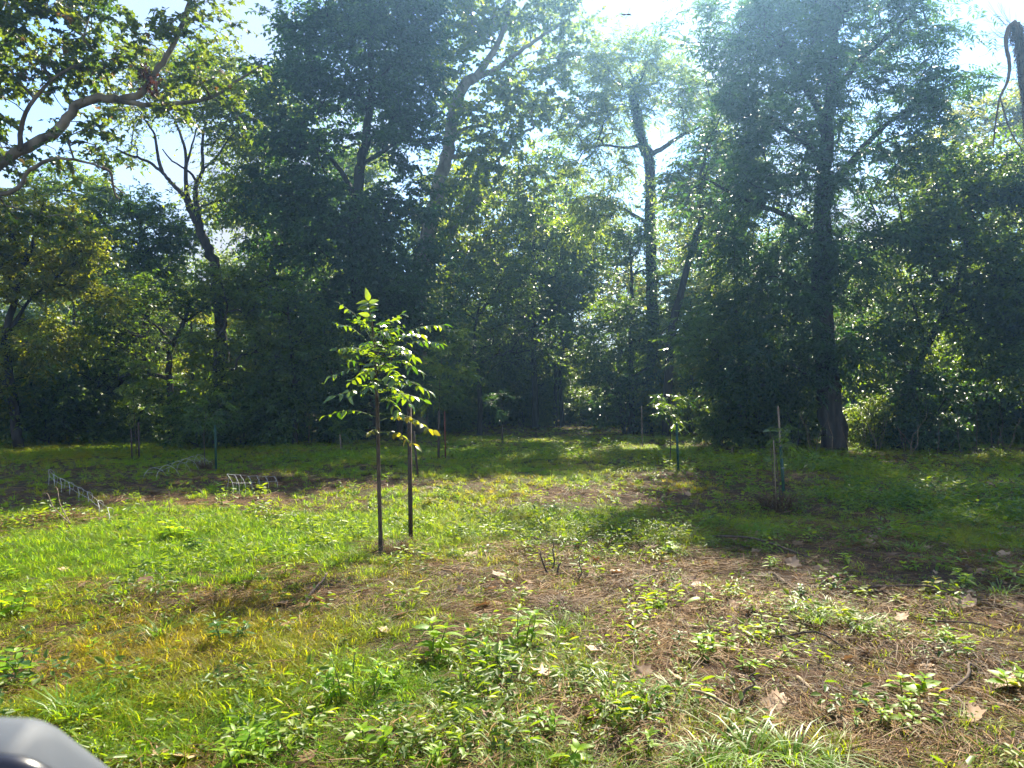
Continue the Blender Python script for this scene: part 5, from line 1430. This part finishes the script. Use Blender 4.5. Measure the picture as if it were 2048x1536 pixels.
def sticks():
    def stick(p0, p1, rad, mat, label, cat='stick', k=.02, grp='sticks and stalks on the ground'):
        r = np.random.default_rng(int(abs(p0[0] * 7 + p0[1] * 13)))
        c = p0; mid = [p0 + (p1 - p0) * t + r.normal(size=3) * k for t in (.3, .6, .85)]
        g = Geo(); g.tube(spline([p0] + mid + [p1], 3) - c, np.linspace(rad, rad * .45, 13) * 1.35, 5, True, .1)
        tag(obj('stick', g.mesh('stick', [M[mat]], smooth=True), None, c), label, cat, grp)
    def gr(px, py, dz=.015): return G(px, py) + np.array([0, 0, dz])
    stick(gr(612, 1212), P(654, 1146, G(612, 1212)[1] + .25), .011, 'twig', 'dark stick poking up out of the yellow grass, left')
    stick(gr(1095, 1150), P(1080, 1100, G(1095, 1150)[1]), .008, 'twig', 'thin dark leaning stalk in the grass, centre')
    stick(gr(1105, 1140), P(1105, 1078, G(1105, 1140)[1]), .007, 'twig', 'thin upright dark stalk in the grass, centre')
    stick(gr(1128, 1150), P(1121, 1125, G(1128, 1150)[1]), .009, 'twig', 'short dark stub beside the upright stalk, centre')
    stick(gr(1155, 1165), P(1156, 1100, G(1155, 1165)[1]), .005, 'twig', 'branched thin dark stalk right of the short stub, centre')
    stick(gr(1545, 1148), gr(1645, 1222), .010, 'dry_stem', 'straight pale stalk lying between the feathery weed and the grass patch')
    stick(gr(1595, 1360), gr(1700, 1465), .011, 'dry_stem', 'long pale stalk lying diagonally on the straw, right foreground')
    stick(gr(1320, 1255), gr(1690, 1302), .009, 'twig', 'long dark stick lying across the thatch, right of centre', k=.04)
    stick(gr(1560, 1170), gr(2040, 1200), .009, 'twig', 'long dark stalk lying on shaded soil, right', k=.04)
    stick(gr(1420, 1075), gr(1800, 1170), .010, 'twig', 'dark stalk lying along the top of the bare soil, right', k=.04)
    stick(gr(1640, 1185), gr(2010, 1270), .007, 'twig', 'thin dark stalk lying at the shade edge, right', k=.03)
    stick(gr(1500, 1440), gr(1300, 1385), .006, 'dry_stem', 'dry stalk lying behind the broad grass tuft', k=.03)
    stick(gr(830, 1440), gr(660, 1500), .006, 'dry_stem', 'pale dry stalk lying among foreground weeds, left of centre', k=.03)
    stick(gr(900, 1400), gr(1010, 1370), .005, 'dry_stem', 'short dry stalk lying in the centre foreground')
    stick(gr(1480, 1420), P(1512, 1345, G(1480, 1420)[1]), .006, 'twig', 'thin dark branched twig standing in the straw, right of centre foreground')
    stick(gr(1880, 1400), gr(1990, 1320), .008, 'twig', 'dark bent twig behind the very large dead leaf, lower right', k=.04)
    stick(gr(1250, 1180), gr(1430, 1120), .005, 'dry_stem', 'thin pale stalk lying on the thatch above the low bushy weed', k=.03)
    stick(gr(140, 1050), P(86, 988, G(140, 1050)[1] + .2), .006, 'dry_stem', 'left of two thin dry stalks leaning over the shaded band, far left')
    stick(gr(142, 1052), P(108, 975, G(142, 1052)[1] + .3), .006, 'dry_stem', 'right of two thin dry stalks leaning over the shaded band, far left')
    stick(gr(335, 1030), P(338, 985, G(335, 1030)[1]), .005, 'dry_stem', 'thin pale bent stalk above the bright bushy weed, left')
    stick(gr(1985, 895), P(1975, 845, G(1985, 895)[1]), .008, 'dry_stem', 'pale dead stalk at the woods edge, right')
    # dead standing stalks at the foot of the right woods
    r = np.random.default_rng(4)
    for k in range(26):
        px = r.uniform(1590, 2040); b = gbase(px, r.uniform(20.3, 22))
        tp = b + np.array([r.normal() * .25, r.normal() * .1, r.uniform(.6, 1.4)])
        stick(b, tp, .008, 'dry_stem' if k % 3 == 0 else 'twig', 'thin dead stalk standing at the dark foot of the right woods', 'stalk', .04, 'dead stalks under the right woods')
sticks()

# ------------------------------------------------------------------ wasp in the air, grey housing by the camera
def insect():
    d = 1.6
    c = P(1252, 28, d)
    t = empty('flying_insect', c); tag(t, 'tiny narrow-waisted insect flying against the sky at the top', 'insect')
    def lathe(name, pts, rad, mat):
        g = Geo(); g.tube(np.array([P(p[0], p[1], d) for p in pts]) - c, rad, 8); obj(name, g.mesh(name, [mat], smooth=True), t)
    mb = bark_mat('insect_body', (.05, .04, .03), (.16, .10, .07), 60, 1, .1, .5)
    lathe('abdomen', [(1238, 27.6), (1241, 28), (1245, 28.8), (1248.5, 29.6), (1251.5, 29.3), (1253, 29)], [.0002, .0006, .0014, .0022, .0014, .0006], mb)
    lathe('thorax', [(1252.8, 29), (1255, 29), (1258, 29), (1260.5, 29.3)], [.0006, .0019, .0023, .0012], mb)
    lathe('head', [(1260, 29.3), (1261.3, 29.5), (1262.8, 29.9)], [.0010, .0016, .0008], mb)
    m, nt, out = nodes_of('insect_wing')
    pb = nt.nodes.new('ShaderNodeBsdfPrincipled'); pb.inputs['Base Color'].default_value = (.55, .55, .58, 1); pb.inputs['Alpha'].default_value = .35; pb.inputs['Roughness'].default_value = .3
    nt.links.new(pb.outputs[0], out.inputs['Surface'])
    for pts in (((1257, 28), (1255.5, 24), (1259, 15), (1261.3, 13.5), (1261, 18), (1259, 25)), ((1254, 31), (1255.5, 32.5), (1252.5, 38), (1250, 40), (1249, 37), (1251, 33))):
        V = np.array([P(*p, d + (.002 if p[1] < 28 else -.002)) for p in pts]) - c
        obj('wing', make_mesh('insect_wing', V, None, [(0, 1, 5), (1, 2, 5), (2, 4, 5), (2, 3, 4)], [m]), t)
insect()

def housing():
    d = .42
    c = P(-40, 1640, d)
    b = np.array([c[0] - .02, c[1] - .01, float(gh(c[0], c[1]))])
    t = empty('grey_housing', b)
    tag(t, 'smooth rounded grey plastic shape, out of focus, in the bottom left corner', 'housing')
    k = d / FPX
    m, nt, out = nodes_of('grey_plastic')
    pb = nt.nodes.new('ShaderNodeBsdfPrincipled'); pb.inputs['Base Color'].default_value = (.045, .055, .07, 1); pb.inputs['Roughness'].default_value = .7
    nz = nt.nodes.new('ShaderNodeTexNoise'); nz.inputs['Scale'].default_value = 900
    bu = nt.nodes.new('ShaderNodeBump'); bu.inputs['Strength'].default_value = .1; bu.inputs['Distance'].default_value = .001
    nt.links.new(nz.outputs['Fac'], bu.inputs['Height']); nt.links.new(bu.outputs[0], pb.inputs['Normal']); nt.links.new(pb.outputs[0], out.inputs['Surface'])
    m2, nt, out = nodes_of('dark_plastic')
    pb = nt.nodes.new('ShaderNodeBsdfPrincipled'); pb.inputs['Base Color'].default_value = (.012, .013, .02, 1); pb.inputs['Roughness'].default_value = .3
    nt.links.new(pb.outputs[0], out.inputs['Surface'])
    import bmesh
    bm = bmesh.new()
    front = [(-260, 1424, .43), (84, 1436, .43), (2, 1520, .395), (-260, 1504, .395)]
    rest = [(246, 1556, .47), (140, 1644, .41), (-260, 1640, .39), (104, 1446, .52), (-260, 1430, .52), (262, 1574, .54), (244, 1760, .48), (-260, 1760, .46)]
    for p in front + rest: bm.verts.new(P(*p) - b)
    bm.verts.ensure_lookup_table()
    bmesh.ops.convex_hull(bm, input=bm.verts)
    bmesh.ops.dissolve_limit(bm, angle_limit=.12, verts=bm.verts, edges=bm.edges)
    bmesh.ops.bevel(bm, geom=bm.edges[:] + bm.verts[:], offset=.0075, segments=5, profile=.5, affect='EDGES')
    for f in bm.faces: f.smooth = True
    me = bpy.data.meshes.new('housing_shell'); bm.to_mesh(me); bm.free(); me.materials.append(m)
    obj('shell', me, t)
    g = Geo()
    g.tube(spline([P(-230, 1545, .375), P(-60, 1536, .375), P(40, 1542, .378), P(110, 1585, .385), P(150, 1660, .39)], 6) - b, 24 * k, 10)
    obj('rim', g.mesh('housing_rim', [m2], smooth=True), t)
    g = Geo()
    g.tube(np.array([c - b + [0, 0, -.04], [c[0] - b[0] - .01, c[1] - b[1], .6], [0, 0, -.05]]), [.02, .022, .025], 12)
    obj('stem', g.mesh('housing_stem', [m2], smooth=True), t)
housing()

HAZE = 0.0018
def haze():  # bluish air volume, added to stand in for veiling glare toward the sun
    m, nt, out = nodes_of('haze')
    v = nt.nodes.new('ShaderNodeVolumePrincipled')
    v.inputs['Color'].default_value = (.32, .60, 1.0, 1)
    v.inputs['Density'].default_value = HAZE
    v.inputs['Anisotropy'].default_value = .78
    nt.links.new(v.outputs[0], out.inputs['Volume'])
    g = Geo(); g.box((0, 45, 10.5), (220, 150, 24))
    tag(obj('haze', g.mesh('haze', [m])), 'thin bluish haze added for the veiling glare toward the sun', None, None, 'stuff')
if HAZE: haze()
